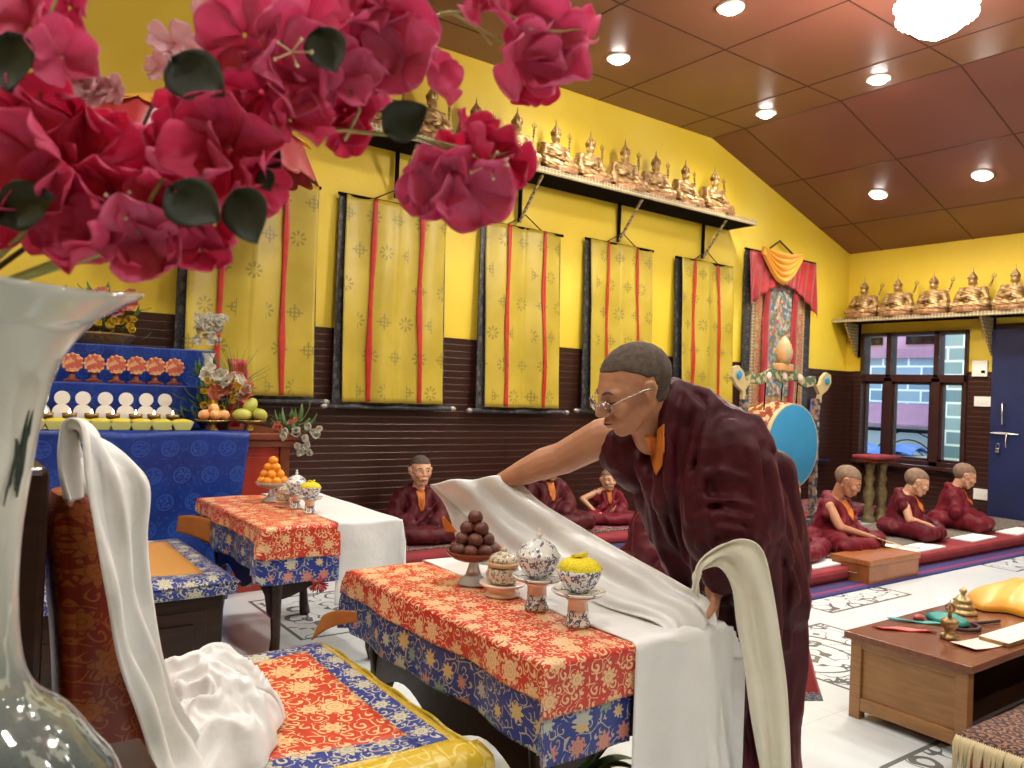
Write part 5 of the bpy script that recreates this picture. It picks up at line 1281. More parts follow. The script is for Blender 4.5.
    patch_px('undershirt', [(641, 432), (668, 425), (664, 470), (657, 474)], M['orange'], label if False else .006) if False else patch_px('undershirt', [(645, 436), (664, 436), (662, 466), (656, 476)], M['orange'])
    patch_px('undershirt_fold', [(657, 430), (664, 424), (664, 452), (660, 462)], M['orange'], .009)
    return root
big_monk()

# ------------------------------------------------------------------ seated figures
def seated(label, x, y, z, face_dir, head_dir, m_robe, s=1.0, hoff=(0, 0, 0), arms=(), bare_right=True, hairm=None, open_eyes=False, smile=False, shirt=True, tilt=0.0, vox=.0085, group=None, dark=False, robe_arms=(), skinm=None, hs=1.0):
    root = thing('person', label, 'person', (x, y, z), group)
    Rb = basis(V((face_dir[0], face_dir[1], 0))); O = V((x, y, z)); T = lambda p: O + Rb @ (V(p)*s)
    h = (.235 if s < 1.15 else .25)*hs
    hc = T(V((.03, 0, .520))+V(hoff)); Rh = basis(V(head_dir), V((0, 0, 1))+V((tilt, 0, 0)))
    TH = lambda p: hc + Rh @ (V(p)*h)
    pr = []
    for q in head_prims(False):
        if q[0] == 'c': pr.append(('c', TH(q[1]), q[2]*h, TH(q[3]), q[4]*h))
        elif q[0] == 'p': pr.append(('p', [(TH(a), r*h) for a, r in q[1]]))
        else: pr.append(('e', TH(q[1]), V(q[2])*h, Rh))
    nb = T((-.01, 0, .36)); pr += [('c', TH((-.10, 0, -.2)), .042, nb, .045), ('c', nb, .06, T((-.02, 0, .15)), .10)]
    for pts in arms:      # shoulder, elbow, wrist, finger tip; with radii
        a = [T(p) for p in pts]; pr += [('p', [(a[0], .04*s), (a[1], .033*s), (a[2], .021*s)])]
        d = a[3]-a[2]; sd = Rb @ V((0, 1 if pts[0][1] < 0 else -1, 0)); up = d.cross(sd); up = up if up.z > 0 else -up
        pr += hand(a[2], d, up, sd, .145*s, (.5, .5, .55, .6))
        pr.append(('c', nb, .05, a[0], .042*s))
    body = skin(fill(pr), 'body', .0055, skinm or M['skinlight'], root, 3)
    face(root, body, hc, Rh, h, hairm or M['hairkid'], open_eyes, .0, False, smile)
    rp = [('c', (-.04, 0, .13), .135, (-.02, 0, .29), .115), ('c', (-.015, -.085, .335), .062, (-.015, .085, .335), .066), ('p', [((-.05, -.05, .38), .035), ((-.075, 0, .395), .035), ((-.04, .055, .38), .04)]),
          ('c', (.0, .09, .085), .092, (.20, .27, .075), .07), ('c', (.0, -.09, .085), .092, (.20, -.27, .075), .07), ('c', (.20, .27, .07), .068, (.27, .02, .062), .058), ('c', (.20, -.27, .07), .068, (.27, -.02, .066), .058),
          ('e', (.12, 0, .06), (.2, .25, .065)), ('c', (-.02, .13, .31), .066, (.01, .19, .17), .075), ('c', (.01, .19, .17), .07, (.15, .10, .13), .055), ('e', (-.1, 0, .08), (.14, .22, .085)),
          ('p', [((.06, .055, .35), .03), ((.10, .02, .25), .032), ((.09, -.07, .17), .03)]), ('p', [((.04, -.07, .35), .026), ((.085, -.06, .25), .028), ((.09, -.10, .16), .03)])]
    if not bare_right: rp += [('c', (-.02, -.13, .31), .066, (.01, -.19, .17), .075), ('c', (.01, -.19, .17), .07, (.15, -.10, .13), .055)]
    else: rp += [('c', (-.02, -.11, .325), .060, (-.01, -.135, .27), .058)]
    for q in robe_arms: rp.append(q)
    # folds
    for k in range(0, 5, 2):
        a = .3+k*.22
        rp.append(('p', [((.115+.01*k, .12-.03*k, .30-.03*k), .008), ((.13, .03-.03*k, .20-.02*k), .011), ((.17, -.06, .135), .010)]))
        rp.append(('p', [((.06+.03*k, .16+.015*k, .155-.012*k), .010), ((.16+.02*k, .24, .135-.01*k), .010), ((.25+.01*k, .20-.05*k, .10), .009)]))
        rp.append(('p', [((.05+.03*k, -.14-.015*k, .155-.012*k), .010), ((.16+.02*k, -.24, .135-.01*k), .010), ((.25+.01*k, -.18+.05*k, .10), .009)]))
        rp.append(('p', [((-.03, .15+.005*k, .36-.02*k), .008), ((.03, .20, .25-.03*k), .010), ((.10, .18, .17-.02*k), .009)]))
    R0 = Rb
    rb2 = skin(fill(rp, T, s, Rb), 'robe', vox*s, m_robe, root, 3, .5, disp=lambda p, n: .004*fnoise(p, 9)+.012*(.45-abs(mnoise.noise(V((p.x*12+p.z*3, p.y*12, p.z*7+3*s))))*2))
    if shirt:
        off = O; rv = BVHTree.FromPolygons([v.co+off for v in rb2.data.vertices], [list(p.vertices) for p in rb2.data.polygons])
        d = -(Rb @ V((1, 0, 0)))
        def fn(u, v):
            w = .034*(1-v*.75); yy = (u-.5)*2*w-.006+.0*v; zz = .372-.145*v
            o = T((.6, yy, zz)); r = rv.ray_cast(o, d, 2)
            p = r[0] if r[0] is not None else T((.06, yy, zz))
            return p-d*(.006+.003*abs(sin(u*8)))
        MB().grid(fn, 8, 12).build('undershirt', M['orange'], root, smooth=True, solid=.004, offset=0)
    return root
def arm(sh, el, wr, tip): return (sh, el, wr, tip)
mz = .118
seated('seated boy in maroon robe reaching toward a page beside the wooden box', 5.78, 3.52, mz, (.15, -1), (.45, -1, -.55), M['robe3'], 1.04, (.05, 0, -.0),
       [arm((.0, -.135, .32), (.08, -.19, .17), (.26, -.11, .075), (.33, -.05, .05))] if False else [arm((.0, -.125, .325), (.10, -.15, .185), (.235, .06, .12), (.29, .125, .10))], skinm=M['skin'])
seated('middle seated boy of the right row looking down at white sheets', 6.98, 3.58, mz, (.35, -1), (.8, -1, -.50), M['robe4'], .98, (.045, 0, -.03), [arm((.0, -.13, .31), (.05, -.17, .17), (.18, -.07, .13), (.25, 0, .10))])
seated('farthest seated boy of the right row in brighter crimson robe, under the window', 7.98, 3.62, mz, (.45, -1), (.75, -1, -.42), M['robe3'], 1.0, (.035, 0, -.02), [], bare_right=False)
seated('seated person mostly hidden behind the bending monk, only a maroon knee visible', 5.08, 3.55, mz, (.1, -1), (.1, -1, -.3), M['robe3'], 1.0, (.03, 0, -.03), [], bare_right=False)
seated('large seated monk in maroon partly hidden behind the bending monk chest', 4.05, 3.78, .0, (.5, -1), (.5, -1, -.3), M['robe2'], 1.34, (.02, 0, -.04), [], bare_right=False)
lz = .101
seated('seated boy in maroon robe by left wall between the two white covered tables', 3.04, 5.30, lz, (-.25, -1), (-.22, -1, .02), M['robe2'], 1.0, (0, 0, 0), [], bare_right=False, hairm=M['shaved'], open_eyes=True)
seated('seated figure by left wall whose face is hidden behind the monk arm', 4.30, 5.30, lz, (-.25, -1), (-.25, -1, -.2), M['robe2'], 1.06, (0.02, 0, -.02), [], bare_right=False)
seated('smallest smiling boy by left wall with a bare arm akimbo', 5.00, 5.30, lz, (-.45, -1), (-.45, -1, .02), M['robe3'], .78, (0, 0, -.03), [arm((-.0, -.12, .34), (.0, -.30, .26), (.11, -.17, .13), (.17, -.11, .11))], open_eyes=True, smile=True, hs=.85)
# ================================================================== SILK SCARVES
def strip(name, A, B, m, label, cat='scarf', nu=40, nv=16, wr=.006, fold=3.0, solid=.003, seed=0.0, sag=0.0, group=None):
    """silk between two edge polylines A and B with running folds"""
    def lerp(P, t):
        t *= len(P)-1; i = min(int(t), len(P)-2); f = t-i
        p0 = P[max(i-1, 0)]; p1 = P[i]; p2 = P[i+1]; p3 = P[min(i+2, len(P)-1)]
        return .5*((2*p1)+(p2-p0)*f+(2*p0-5*p1+4*p2-p3)*f*f+(3*p1-p0-3*p2+p3)*f*f*f)
    A = [V(a) for a in A]; B = [V(b) for b in B]
    def fn(u, v):
        a, b = lerp(A, u), lerp(B, u); e = .001
        t = (lerp(A, min(1, u+e))-lerp(A, max(0, u-e))); w = b-a; n = t.cross(w).normalized()
        off = wr*sin(v*fold*2*pi+seed+1.2*sin(u*5+seed))+wr*.5*sin(u*23+v*6+seed)
        return a+w*v+n*off*min(1, 6*min(v, 1-v)+.25)-V((0, 0, sag*sin(v*pi))), (u*1.0, v*.3)
    return tag(MB().grid(fn, nu, nv).build(name, m, smooth=True, solid=solid, offset=0), label, cat, group)
A_ = at
# scarf being laid: from the lifted right hand down to the table corner, then hanging
top = [A_(513, 474, 2.63), A_(540, 501, 2.60), A_(580, 526, 2.49), A_(632, 556, 2.30), A_(680, 583, 2.17), A_(713, 606, 2.12), A_(718, 660, 2.11), A_(724, 720, 2.10), A_(732, 790, 2.09)]
mid = None
bot = [A_(430, 484, 2.58), A_(462, 512, 2.62), A_(505, 550, 2.57), A_(556, 582, 2.41), A_(604, 606, 2.22), A_(664, 628, 2.06), A_(666, 680, 2.05), A_(672, 730, 2.06), A_(676, 790, 2.05)]
strip('silk_scarf', top, bot, M['whitesilk'], 'long white silk scarf the monk stretches from raised hand to table corner', nu=90, nv=30, wr=.013, fold=2.1, seed=.6)
# its tail falling from the hand onto the far table end
strip('scarf_tail', [A_(430, 486, 2.59), A_(445, 505, 2.62), A_(455, 535, 2.62), A_(462, 562, 2.60)], [A_(470, 490, 2.65), A_(480, 510, 2.66), A_(486, 540, 2.64), A_(492, 566, 2.60)], M['whitesilk'], 'short white scarf end falling behind the brown fruit dish', nu=20, nv=8, wr=.006, seed=2)
strip('yellow_tag', [A_(442, 517, 2.60), A_(444, 528, 2.60), A_(447, 532, 2.60)], [A_(444, 516, 2.60), A_(456, 530, 2.60), A_(457, 532, 2.60)], M['orange'], 'small orange yellow cloth corner hanging under the raised scarf', nu=6, nv=4, wr=.001, cat='cloth')
# ivory scarf over the monk's left forearm
L1 = [A_(699, 598, 2.10), A_(698, 578, 2.075), A_(706, 568, 2.055), A_(720, 567, 2.045), A_(732, 588, 2.045), A_(737, 625, 2.05), A_(744, 665, 2.05), A_(750, 712, 2.05), A_(760, 768, 2.05), A_(764, 790, 2.05)]
L2 = [A_(692, 592, 2.09), A_(699, 564, 2.05), A_(716, 549, 2.025), A_(741, 539, 2.01), A_(762, 550, 2.01), A_(773, 590, 2.02), A_(781, 640, 2.03), A_(788, 695, 2.04), A_(791, 762, 2.04), A_(792, 790, 2.04)]
strip('ivory_scarf', L1, L2, M['creamsilk'], 'ivory silk scarf hanging over the bending monk forearm down to floor', nu=70, nv=22, wr=.010, fold=1.7, seed=1.0)
# red, blue edged under-robe flap behind the monk
strip('robe_hem', [A_(797, 608, 2.46), A_(797, 650, 2.46), A_(797, 680, 2.46), A_(796, 694, 2.46)], [A_(799, 608, 2.5), A_(807, 640, 2.5), A_(814, 670, 2.5), A_(821, 694, 2.5)], M['redsilk'], 'red and blue brocade cloth hanging behind the bending monk robe', 'cloth', nu=12, nv=6, wr=.002)
strip('robe_hem_edge', [A_(796, 692, 2.459), A_(796, 697, 2.459), A_(796, 701, 2.459)], [A_(820, 692, 2.499), A_(822, 697, 2.499), A_(823, 701, 2.499)], M['blubro2'], 'navy blue brocade band under the red cloth behind the bending monk', 'cloth', nu=4, nv=6, wr=.001)
# the big white scarf over the throne back and its heap on the seat
def ribbon_px(name, pts, m, label, thick, nu=70, nv=20, seed=0.0):
    pass
K1 = [A_(72, 500, 1.30), A_(62, 455, 1.28), A_(64, 424, 1.28), A_(78, 427, 1.26), A_(86, 480, 1.24), A_(97, 545, 1.22), A_(106, 600, 1.21), A_(118, 650, 1.22), A_(134, 700, 1.26), A_(150, 752, 1.36), A_(165, 790, 1.38)]
K2 = [A_(92, 500, 1.42), A_(84, 460, 1.40), A_(82, 436, 1.34), A_(112, 452, 1.32), A_(147, 482, 1.29), A_(146, 540, 1.29), A_(150, 600, 1.30), A_(160, 650, 1.34), A_(178, 700, 1.46), A_(205, 745, 1.58), A_(225, 790, 1.58)]
strip('white_scarf', K1, K2, M['whitesilk'], 'broad white silk scarf draped over the red throne backrest', nu=90, nv=30, wr=.011, fold=2.2, seed=.3, solid=.005)
tag(fill([('p', [(A_(90, 500, 1.36), .010), (A_(84, 484, 1.35), .014), (A_(80, 462, 1.36), .008)])]).build('scarf_knot', M['whitesilk'], smooth=True), 'twisted knot of the white scarf at the top of red backrest', 'scarf')
def heap(u, v):
    a = u*2*pi; k = 1+.13*sin(a*3+.8)+.07*sin(a*5)+.04*sin(a*9); r = v*k; dx, dy = .165*r*cos(a), .215*r*sin(a)
    p = V((.51+dx, 1.79+dy, 0)); n1 = mnoise.noise(V((p.x*6, p.y*5, 1.3))); n2 = mnoise.noise(V((p.x*13+n1*2, p.y*11, 4.1))); n3 = mnoise.noise(V((p.x*30, p.y*26+n2*2, 7.7)))
    dome = max(0, 1-v**2.4); crease = (1-abs(n2)*2.6); fine = (1-abs(n3)*2.2)
    z = .157*dome*(.80+.5*n1)+.034*crease*min(1, (1-v)*5)+.010*fine*min(1, (1-v)*4)
    return V((p.x, p.y, .468+max(0, z)-.006*(v > .98)))
o = MB().grid(heap, 220, 90).build('white_scarf_heap', M['whitesilk'], smooth=True, solid=.004)
tag(o, 'crumpled heap of white silk scarf on the red brocade throne seat', 'scarf')
# ================================================================== FLOWERS AND VASES
def bloom_mesh(rad, n, seed, cup=.6, wav=.12, heart=True, tips=0.0):
    """n double-curved petals around local +Z as one grid each"""
    rnd = random.Random(seed); out = []
    for k in range(n):
        mb = MB(); a0 = 2*pi*k/n+rnd.uniform(-.2, .2); tilt = cup+rnd.uniform(-.25, .3); w = 1.02*rad*rnd.uniform(.85, 1.1)*(5/max(n, 4))**.5; L = rad*rnd.uniform(.85, 1.12); ph = rnd.uniform(0, 6)
        def fn(u, v, a0=a0, tilt=tilt, w=w, L=L, ph=ph):
            s = (u-.5)*2
            prof = (sin(min(1, v*1.02)*pi)**.55*(.35+.75*v)) if v < 1 else .0
            prof = (v**.6)*(1-max(0, v-.55)**2*2.6*(1 if True else 0)); prof = max(prof, .12)
            x = L*v*(1-.13*s*s*v+tips*(1-abs(s))*v*.3); y = s*w*prof*.62
            z = L*(.22*v*v)*(1)+wav*rad*sin(v*5+ph)*v+wav*rad*.8*sin(s*3+ph)*v+.22*rad*s*s*v-.05*rad*(1-abs(s))*v
            ct, st = cos(tilt), sin(tilt); X = x*ct-z*st*.6+rad*.05; Z = x*st+z*ct
            return V((X*cos(a0)-y*sin(a0), X*sin(a0)+y*cos(a0), Z)), (u, v)
        mb.grid(fn, 8, 9); out.append(mb)
    return out
def merge(ms):
    g = MB()
    for m in ms:
        uv = {i+len(g.f): x for i, x in m.uv.items()}; o = len(g.v); g.v += m.v; g.f += [[o+k for k in f] for f in m.f]; g.uv.update(uv)
    return g
def orient(o, loc, d, roll=0.0, s=1.0):
    q = V((0, 0, 1)).rotation_difference(V(d).normalized()); o.rotation_mode = 'QUATERNION'
    o.rotation_quaternion = q @ Matrix.Rotation(roll, 4, 'Z').to_quaternion(); o.location = loc; o.scale = (s, s, s)
def protos(m, rads, n, cup, seeds, wav=.12, tips=0.0):
    res = []
    for r, sd in zip(rads, seeds):
        me = merge(bloom_mesh(r, n, sd, cup, wav, tips=tips)).build('flower', m, None, smooth=True, solid=.0006); res.append(me)
    return res
# ---- the glass vase
VC = V((.01, .738, 0)); VB = .80
o = thing('glass_vase', 'large white and sea green glass vase with flared rim at far left', 'vase', (VC.x, VC.y, VB))
prof = [(0, .0), (.08, 0), (.105, .012), (.132, .05), (.138, .09), (.130, .125), (.114, .148), (.094, .176), (.070, .197), (.058, .225), (.053, .275), (.054, .33), (.060, .388), (.063, .41), (.0684, .439), (.073, .454), (.080, .469), (.092, .486), (.112, .501), (.130, .512), (.133, .516), (.129, .517), (.108, .506), (.084, .486), (.064, .45), (.050, .39), (.045, .32), (.046, .26), (.06, .20), (.09, .165), (.11, .10), (.09, .03), (0, .02)]
def sp(prof, k=3):
    out = []
    for i in range(len(prof)-1):
        p0, p1, p2, p3 = prof[max(i-1, 0)], prof[i], prof[i+1], prof[min(i+2, len(prof)-1)]
        for j in range(k):
            f = j/k; out.append(tuple(max(0, .5*((2*p1[c])+(p2[c]-p0[c])*f+(2*p0[c]-5*p1[c]+4*p2[c]-p3[c])*f*f+(3*p1[c]-p0[c]-3*p2[c]+p3[c])*f*f*f)) for c in (0, 1)))
    return out+[prof[-1]]
MB().lathe(sp(prof), (VC.x, VC.y, VB), 96, wob=lambda r, h, a: (r*(1+.012*sin(a*3+1)), h+(.008*sin(a*2+.6)*(1 if h > .49 else 0)))).build('vase_body', M['vase'], o, smooth=True)
g = MB(); random.seed(4)
def vs(a, h):       # point on the neck surface
    r = .0555+max(0, h-.33)*.085; return V((VC.x+r*cos(a), VC.y+r*sin(a), VB+h))
for (a0, h0, a1, h1, w) in ((-1.02, .37, -.86, .455, .0016), (-.98, .36, -.93, .44, .0022), (-1.06, .375, -.80, .41, .0014), (-.93, .355, -.90, .41, .0026), (-1.08, .40, -.95, .37, .0018), (-.90, .39, -.84, .43, .0024), (-1.15, .35, -1.0, .40, .0014)):
    g.tube([vs(a0+.30+(a1-a0)*t/5, h0+(h1-h0)*t/5+.004*sin(t*2.2)) for t in range(6)], [w*.3, w*.6, w*.8, w*.7, w*.5, w*.2], 6)
g.build('ink_painting', M['ink'], o)
o = thing('side_cabinet', 'dark side cabinet carrying the glass vase, below the picture', 'cabinet', (.01, .78, 0))
MB().box((-.35, .56, 0), (.21, 1.05, .78), .006).build('body', M['darkwood'], o); MB().box((-.37, .54, .78), (.23, 1.07, .80), .004).build('top', M['darkwood'], o)
MB().box((-.30, .552, .08), (.16, .56, .70), .003).build('door', M['darkwood'], o)
# ---- silk blossoms
arr = thing('silk_flower_spray', 'big foreground spray of magenta pink silk bougainvillea standing in glass vase', 'flowers', (VC.x, VC.y, 1.25))
ARR = []
def place(proto, n_used, x, y, d, s, face, roll):
    q = proto if n_used == 0 else proto.copy()
    if n_used: COL.objects.link(q)
    q.parent = arr; orient(q, A_(x, y, d)-V(arr.location), face, roll, s); return q
random.seed(21)
PK = protos(M['pink'], [.034]*4, 5, .35, (1, 2, 3, 4), .16); DP = protos(M['deeppink'], [.034]*3, 6, .5, (5, 6, 7), .16)
for q in PK+DP: q.name = 'flower'
F = [  # x, y, size px, kind (p pink, d deep), depth
 (30, 30, 46, 'p', .60), (70, 8, 36, 'p', .62), (62, 58, 34, 'p', .58), (20, 110, 56, 'd', .60), (75, 120, 52, 'd', .63), (40, 160, 60, 'd', .58), (95, 165, 54, 'd', .64), (10, 200, 50, 'd', .62), (70, 205, 52, 'd', .60), (120, 200, 50, 'd', .62), (100, 245, 48, 'd', .60), (145, 240, 44, 'p', .60), (150, 195, 40, 'd', .66),
 (160, 255, 36, 'd', .61), (60, 245, 46, 'd', .64), (185, 150, 44, 'd', .66), (175, 205, 38, 'd', .60), (205, 185, 52, 'p', .62), (230, 150, 58, 'd', .62), (225, 115, 54, 'd', .66), (200, 120, 40, 'd', .70), (250, 185, 36, 'd', .62), (215, 225, 40, 'd', .64), (200, 250, 30, 'd', .62),
 (245, 35, 44, 'p', .62), (280, 62, 54, 'p', .62), (262, 92, 46, 'p', .64), (310, 30, 46, 'p', .66), (300, 95, 44, 'd', .66), (330, 80, 42, 'p', .64), (290, 120, 34, 'd', .62), (345, 110, 38, 'd', .70), (355, 45, 46, 'p', .66), (350, 10, 36, 'p', .64), (385, 25, 46, 'p', .66), (402, 62, 42, 'p', .66), (375, 85, 36, 'p', .70), (430, 80, 30, 'p', .68), (395, 5, 34, 'p', .66), (345, 130, 26, 'd', .70),
 (510, 22, 42, 'p', .70), (540, 38, 44, 'p', .72), (518, 62, 40, 'p', .70), (552, 70, 42, 'p', .72), (565, 38, 34, 'p', .74), (480, 6, 30, 'p', .68), (528, 85, 28, 'd', .74),
 (475, 150, 36, 'd', .66), (507, 158, 38, 'd', .68), (440, 180, 38, 'p', .66), (468, 185, 44, 'p', .66), (485, 200, 32, 'p', .68), (425, 190, 30, 'p', .66), (455, 165, 32, 'd', .70)]
cnt = {}
for i, (x, y, sz, k, d) in enumerate(F):
    pr = (PK if k == 'p' else DP); pi_ = i % len(pr); key = (k, pi_); n = cnt.get(key, 0); cnt[key] = n+1
    face_ = V((-.45+random.uniform(-.7, .7), -.8, random.uniform(-.6, .5)))
    place(pr[pi_], n, x, y, d, (sz*d/795)/.034*1.08, face_, random.uniform(0, 6))
# petals standing alone in front of the clusters
PP = protos(M['palepink'], [.017]*2, 5, .25, (31, 32), .06); kk = 0
for (x, y, sz, d) in ((175, 45, 22, .74), (208, 52, 20, .74), (162, 68, 16, .74), (212, 8, 20, .74), (78, 78, 24, .70), (92, 88, 20, .70), (70, 66, 18, .70), (102, 150, 18, .66), (60, 92, 14, .7), (220, 62, 12, .75), (98, 95, 18, .7), (3, 95, 12, .66), (115, 90, 14, .7)):
    place(PP[kk % 2], kk//2, x, y, d, (sz*d/795)/.017*1.1, V((-.5+random.uniform(-.5, .5), -.8, random.uniform(-.3, .4))), random.uniform(0, 6)); kk += 1
for q in PP: q.name = 'blossom'
for o_ in arr.children:
    if 'flower' in o_.name or 'blossom' in o_.name: pass
def leaf_fn(L, W, bend=.15):
    def fn(u, v):
        s = (u-.5)*2; w = W*(sin(pi*v**.75)**.8 if 0 < v < 1 else .02); return V((s*w*.5, L*v, bend*L*v*v+.12*W*s*s+.015*L*sin(v*7)))
    return fn
LF = MB().grid(leaf_fn(.05, .042), 8, 12).build('leaf', M['leaf'], None, smooth=True, solid=.0008)
LV = [(172, 62, 226, 102, .60), (318, 30, 338, 76, .60), (384, 132, 426, 108, .62), (170, 190, 222, 226, .57), (238, 190, 262, 244, .57), (262, 145, 284, 168, .62), (12, 34, 18, 96, .56), (0, 212, 60, 200, .56), (262, 170, 272, 192, .6), (30, 218, -10, 205, .57)]
for i, (x0, y0, x1, y1, d) in enumerate(LV):
    q = LF if i == 0 else LF.copy()
    if i: COL.objects.link(q)
    q.parent = arr; p0, p1 = A_(x0, y0, d), A_(x1, y1, d); yv = (p1-p0); L = yv.length; yv.normalize(); zv = (-FW+V((.2*sin(i), .1, .3*cos(i*2)))).normalized(); xv = yv.cross(zv).normalized(); zv = xv.cross(yv)
    q.matrix_local = Matrix.Translation(p0-V(arr.location)) @ Matrix((xv, yv, zv)).transposed().to_4x4() @ Matrix.Diagonal((L/.05, L/.05, L/.05, 1))
mouth = V((VC.x, VC.y, 1.30))
def stem(pts, r, m, nm='stem'):
    P = [p if isinstance(p, V) else A_(*p) for p in pts]
    return MB().tube(P, [r*(1-.5*k/(len(P)-1)) for k in range(len(P))], 7).build(nm, m, arr, smooth=True)
stem([VC+V((0, 0, 1.0)), mouth, (130, 245, .62), (170, 160, .64), (250, 128, .66), (340, 130, .67), (420, 138, .67), (470, 150, .67)], .0026, M['stem'])
stem([mouth, (150, 225, .64), (240, 140, .66), (300, 70, .66), (380, 30, .67), (450, 12, .69), (500, 40, .71), (540, 50, .72)], .0024, M['stem'])
stem([mouth, (60, 200, .62), (40, 120, .61), (40, 40, .60), (60, -10, .6)], .0024, M['stem'])
stem([mouth, (135, 240, .60), (150, 200, .585), (165, 175, .58)], .003, M['stem'])
stem([(440, 14, .68), (462, 12, .69), (480, 30, .69), (492, 45, .70)], .0018, M['stem'])
stem([(500, 10, .68), (530, 28, .68), (560, 32, .70), (582, 28, .71)], .0018, M['stem'])
stem([(420, 138, .67), (450, 150, .66), (480, 158, .65), (515, 152, .65)], .0018, M['stem'])
stem([mouth, (120, 180, .70), (150, 110, .73), (190, 55, .745), (212, 0, .75)], .0024, M['twig'], 'twig')
stem([(190, 55, .745), (215, 62, .745), (232, 45, .75)], .0014, M['twig'], 'twig')
stem([mouth, (92, 200, .69), (90, 140, .70), (82, 85, .705), (70, 30, .71)], .0022, M['twig'], 'twig')
stem([(345, 140, .68), (360, 110, .66), (350, 90, .64)], .0016, M['stem'])
for (x, y, d) in ((292, 52, .60), (488, 165, .65), (120, 205, .59)):
    g = MB()
    for k in range(5):
        a = k*1.3; p = A_(x, y, d); e_ = A_(x+14*cos(a)*1.4, y+14*sin(a), d-.012); g.tube([p, e_], .0007, 5); g.ball(e_, .0018, sub=1)
    g.build('stamens', M['stamen'], arr)

# ---- altar bouquets
def bouquet(name, label, base, items, greens, pot=None, seed=1, grad=.16):
    rnd = random.Random(seed); o = thing(name, label, 'flowers', base)
    ps = {}
    for (mk, n, r, cup, spread) in items:
        n = int(n*1.7); r *= 1.2
        pr = merge(bloom_mesh(r, 7, hash(mk) % 97 if False else len(mk)*7+n, cup, .08)).build('flower', M[mk], None, smooth=True, solid=.0008); pr.parent = o
        pr['label'] = {'pwhite': 'white bloom', 'pyellow': 'yellow bloom', 'ppeach': 'peach pink bloom', 'plilac': 'pale lilac bloom', 'deeppink': 'crimson bloom'}[mk]
        for k in range(n):
            q = pr if k == 0 else pr.copy()
            if k: COL.objects.link(q)
            q.parent = o
            (cx, cy, cz), (sx, sy, sz) = spread
            p = V((cx+rnd.uniform(-sx, sx), cy+rnd.uniform(-sy, sy), cz+rnd.uniform(-sz, sz)))
            orient(q, p, V((-.5+rnd.uniform(-.5, .5), -.8, .35+rnd.uniform(-.3, .4))), rnd.uniform(0, 6), rnd.uniform(.85, 1.15))
    g = MB()
    for k in range(greens):
        a = rnd.uniform(0, 2*pi); t = rnd.uniform(.3, 1); L = rnd.uniform(.06, .11); p = V(base)+V((cos(a)*grad*t, sin(a)*.07*t, rnd.uniform(.02, grad*1.3)))
        fn = leaf_fn(L, L*.3, .3); el = rnd.uniform(-.2, 1.2)
        Rm = Matrix.Rotation(a-pi/2, 3, 'Z') @ Matrix.Rotation(el, 3, 'X')
        g.grid(lambda u, v: p+Rm @ fn(u, v), 2, 5)
    tag(g.build('leaves', M['leaf2'], o, smooth=True, solid=.001), kind='stuff')
    if pot: MB().lathe(pot[0], base, 20).build('basket', pot[1], o, smooth=True, angle=40)
    return o
bouquet('flower_basket', 'basket of yellow roses and peach lilies on the top altar step at left', (.83, 5.36, 1.432),
        [('pyellow', 8, .034, .9, ((0, -.08, .12), (.20, .03, .03))), ('ppeach', 8, .045, .4, ((.07, -.06, .24), (.13, .03, .07))), ('plilac', 4, .05, .3, ((-.05, -.07, .22), (.10, .02, .03))), ('pwhite', 3, .035, .5, ((-.16, -.08, .16), (.06, .02, .04)))], 90, ([(0, 0), (.15, 0), (.19, .06), (.18, .07), (0, .07)], M['dbrass']), 3, .24)
bouquet('flower_arrangement', 'yellow white and peach arrangement standing on the right end of altar', (1.40, 4.86, .953),
        [('pyellow', 9, .030, .9, ((0, -.07, .20), (.14, .03, .08))), ('pwhite', 6, .038, .5, ((-.0, -.07, .24), (.13, .03, .11))), ('ppeach', 6, .042, .4, ((.05, -.05, .22), (.10, .03, .08)))], 80, ([(0, 0), (.06, 0), (.07, .07), (0, .07)], M['redbrown']), 5, .20)
o = bouquet('white_flower_sprays', 'tall white orchid like flowers in the vase standing at right back of altar', (1.37, 5.02, 1.208), [('pwhite', 26, .026, .5, ((.0, -.02, .34), (.075, .04, .08)))], 30, ([(0, 0), (.045, 0), (.035, .05), (.025, .16), (.04, .2), (0, .2)], M['porc']), 6, .06)
g = MB(); rnd = random.Random(8)
for k in range(26):
    a = rnd.uniform(-.9, .9); L = rnd.uniform(.22, .36); b0 = V((1.50, 4.90, 1.15)); g.tube([b0, b0+V((sin(a)*L*.5, -.02, cos(a)*L*.6)), b0+V((sin(a)*L, -.03, cos(a)*L*.9))], [.003, .002, .001], 5)
tag(g.build('grass_sprays', M['leaf2']), 'thin green grass sprays rising beside the altar flower arrangement', 'leaves')
tag(MB().grid(lambda u, v: V((1.48+.11*u+.02*sin(v*4), 5.0-.01*sin(u*9), 1.38-.42*v)), 8, 12).build('red_backcloth', M['redsilk'], smooth=True, solid=.004), 'narrow red cloth hanging behind the altar flower arrangement', 'cloth')
bouquet('white_carnations', 'bunch of white and pink carnations spilling over the right altar edge', (1.80, 4.72, .90),
        [('pwhite', 8, .034, .9, ((.03, -.07, .02), (.10, .03, .12))), ('ppeach', 3, .028, .9, ((-.07, -.05, .09), (.06, .02, .03)))], 34, None, 9, .10)
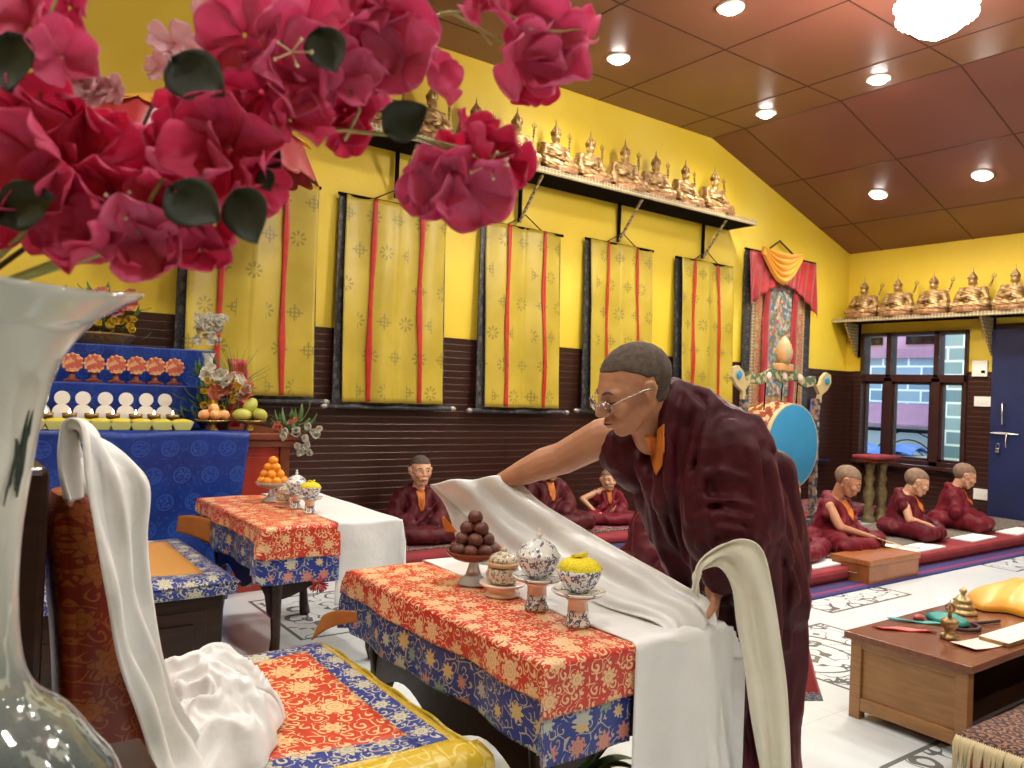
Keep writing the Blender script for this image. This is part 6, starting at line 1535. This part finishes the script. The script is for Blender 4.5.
# red and gold hanging canopy above the altar, mostly behind the pink spray
o = thing('hanging_canopy', 'red and gold silk canopy above the altar, behind the pink flowers', 'canopy', (1.35, 5.25, 2.6))
def can(r0, r1, z0, z1, n, m, nm, amp):
    def fn(u, v):
        a = u*2*pi; r = r0+(r1-r0)*v+amp*abs(sin(a*n))*v; z = z0+(z1-z0)*v-.04*abs(sin(a*n))*v
        return V((1.35+r*1.5*cos(a), 5.2+r*.75*sin(a), z)), (u*3, v)
    return MB().grid(fn, 120, 10).build(nm, m, o, smooth=True, solid=.004)
can(.10, .42, 3.02, 2.86, 8, M['yelsilk'], 'gold_crown', .03); can(.40, .46, 2.86, 2.62, 9, M['redsilk'], 'red_valance', .03); can(.05, .25, 2.9, 2.55, 7, M['redsilk'], 'inner_valance', .02)
# palm like plant under the near table
o = thing('palm_plant', 'dark green palm like plant in the shade under the nearer table end', 'plant', (1.45, 1.62, 0)); rnd = random.Random(2)
for k in range(11):
    a = -pi/2+(k-5)*.27; L = .30; bz = V((1.45, 1.62, .17)); tip = bz+V((cos(a)*L*.8, sin(a)*L*.6, .15+.12*sin(k*1.7)))
    def fn(u, v, tip=tip, a=a): 
        p = bz.lerp(tip, v)+V((0, 0, .05*sin(v*pi))); w = .045*sin(pi*min(v+.08, 1)**.8); return p+V((-sin(a)*(u-.5)*w, cos(a)*(u-.5)*w, .25*w*abs(u-.5)))
    MB().grid(fn, 4, 12).build('frond', M['leaf2'], o, smooth=True, solid=.0012)
MB().lathe([(0, 0), (.07, 0), (.09, .15), (.095, .17), (.08, .17), (0, .15)], (1.45, 1.62, 0), 20).build('pot', M['redbrown'], o, smooth=True, angle=40)
# dark red tassel flower at the far corner of the nearer table
g = MB(); rnd = random.Random(4)
for k in range(40):
    d = V((rnd.uniform(-1, 1), rnd.uniform(-1, 1), rnd.uniform(-1, .6))).normalized(); g.tube([V((1.05, 2.46, .60)), V((1.05, 2.46, .60))+d*.035], [.004, .002], 4)
tag(g.build('tassel', M['redsilk']), 'dark red thread tassel at the far corner of the nearer table cloth', 'tassel')

# ================================================================== DAYLIGHT, CAMERA, VIEW
w = bpy.data.worlds.new('daylight'); bpy.context.scene.world = w; w.use_nodes = True
w.node_tree.nodes['Background'].inputs[0].default_value = (.52, .74, 1.0, 1); w.node_tree.nodes['Background'].inputs[1].default_value = WORLD
l = bpy.data.lights.new('sky_daylight', 'SUN'); l.energy = WIN; l.angle = radians(50); l.color = (.50, .68, 1.0)
lo = bpy.data.objects.new('window_daylight', l); COL.objects.link(lo); lo.location = (14, 4.8, 6); lo.rotation_euler = (0, radians(52), radians(8))
cam = bpy.data.cameras.new('camera'); cam.sensor_width = 36; cam.lens = FPX*36/1024; cam.clip_start = .05; cam.clip_end = 100
co = bpy.data.objects.new('camera', cam); COL.objects.link(co)
co.matrix_world = Matrix.Translation((0, 0, CH)) @ Matrix((RT, UP, -FW)).transposed().to_4x4()
cam.dof.use_dof = True; cam.dof.focus_distance = 2.4; cam.dof.aperture_fstop = 9.0
sc = bpy.context.scene; sc.camera = co
sc.view_settings.view_transform = 'Standard'; sc.view_settings.look = 'None'; sc.view_settings.exposure = EXPO; sc.view_settings.gamma = 1; sc.view_settings.use_curve_mapping = False
cy = sc.cycles; cy.use_denoising = True; cy.max_bounces = 7; cy.diffuse_bounces = 4; cy.glossy_bounces = 3; cy.transmission_bounces = 6; cy.transparent_max_bounces = 6; cy.caustics_reflective = False; cy.caustics_refractive = False
cy.sample_clamp_indirect = 4
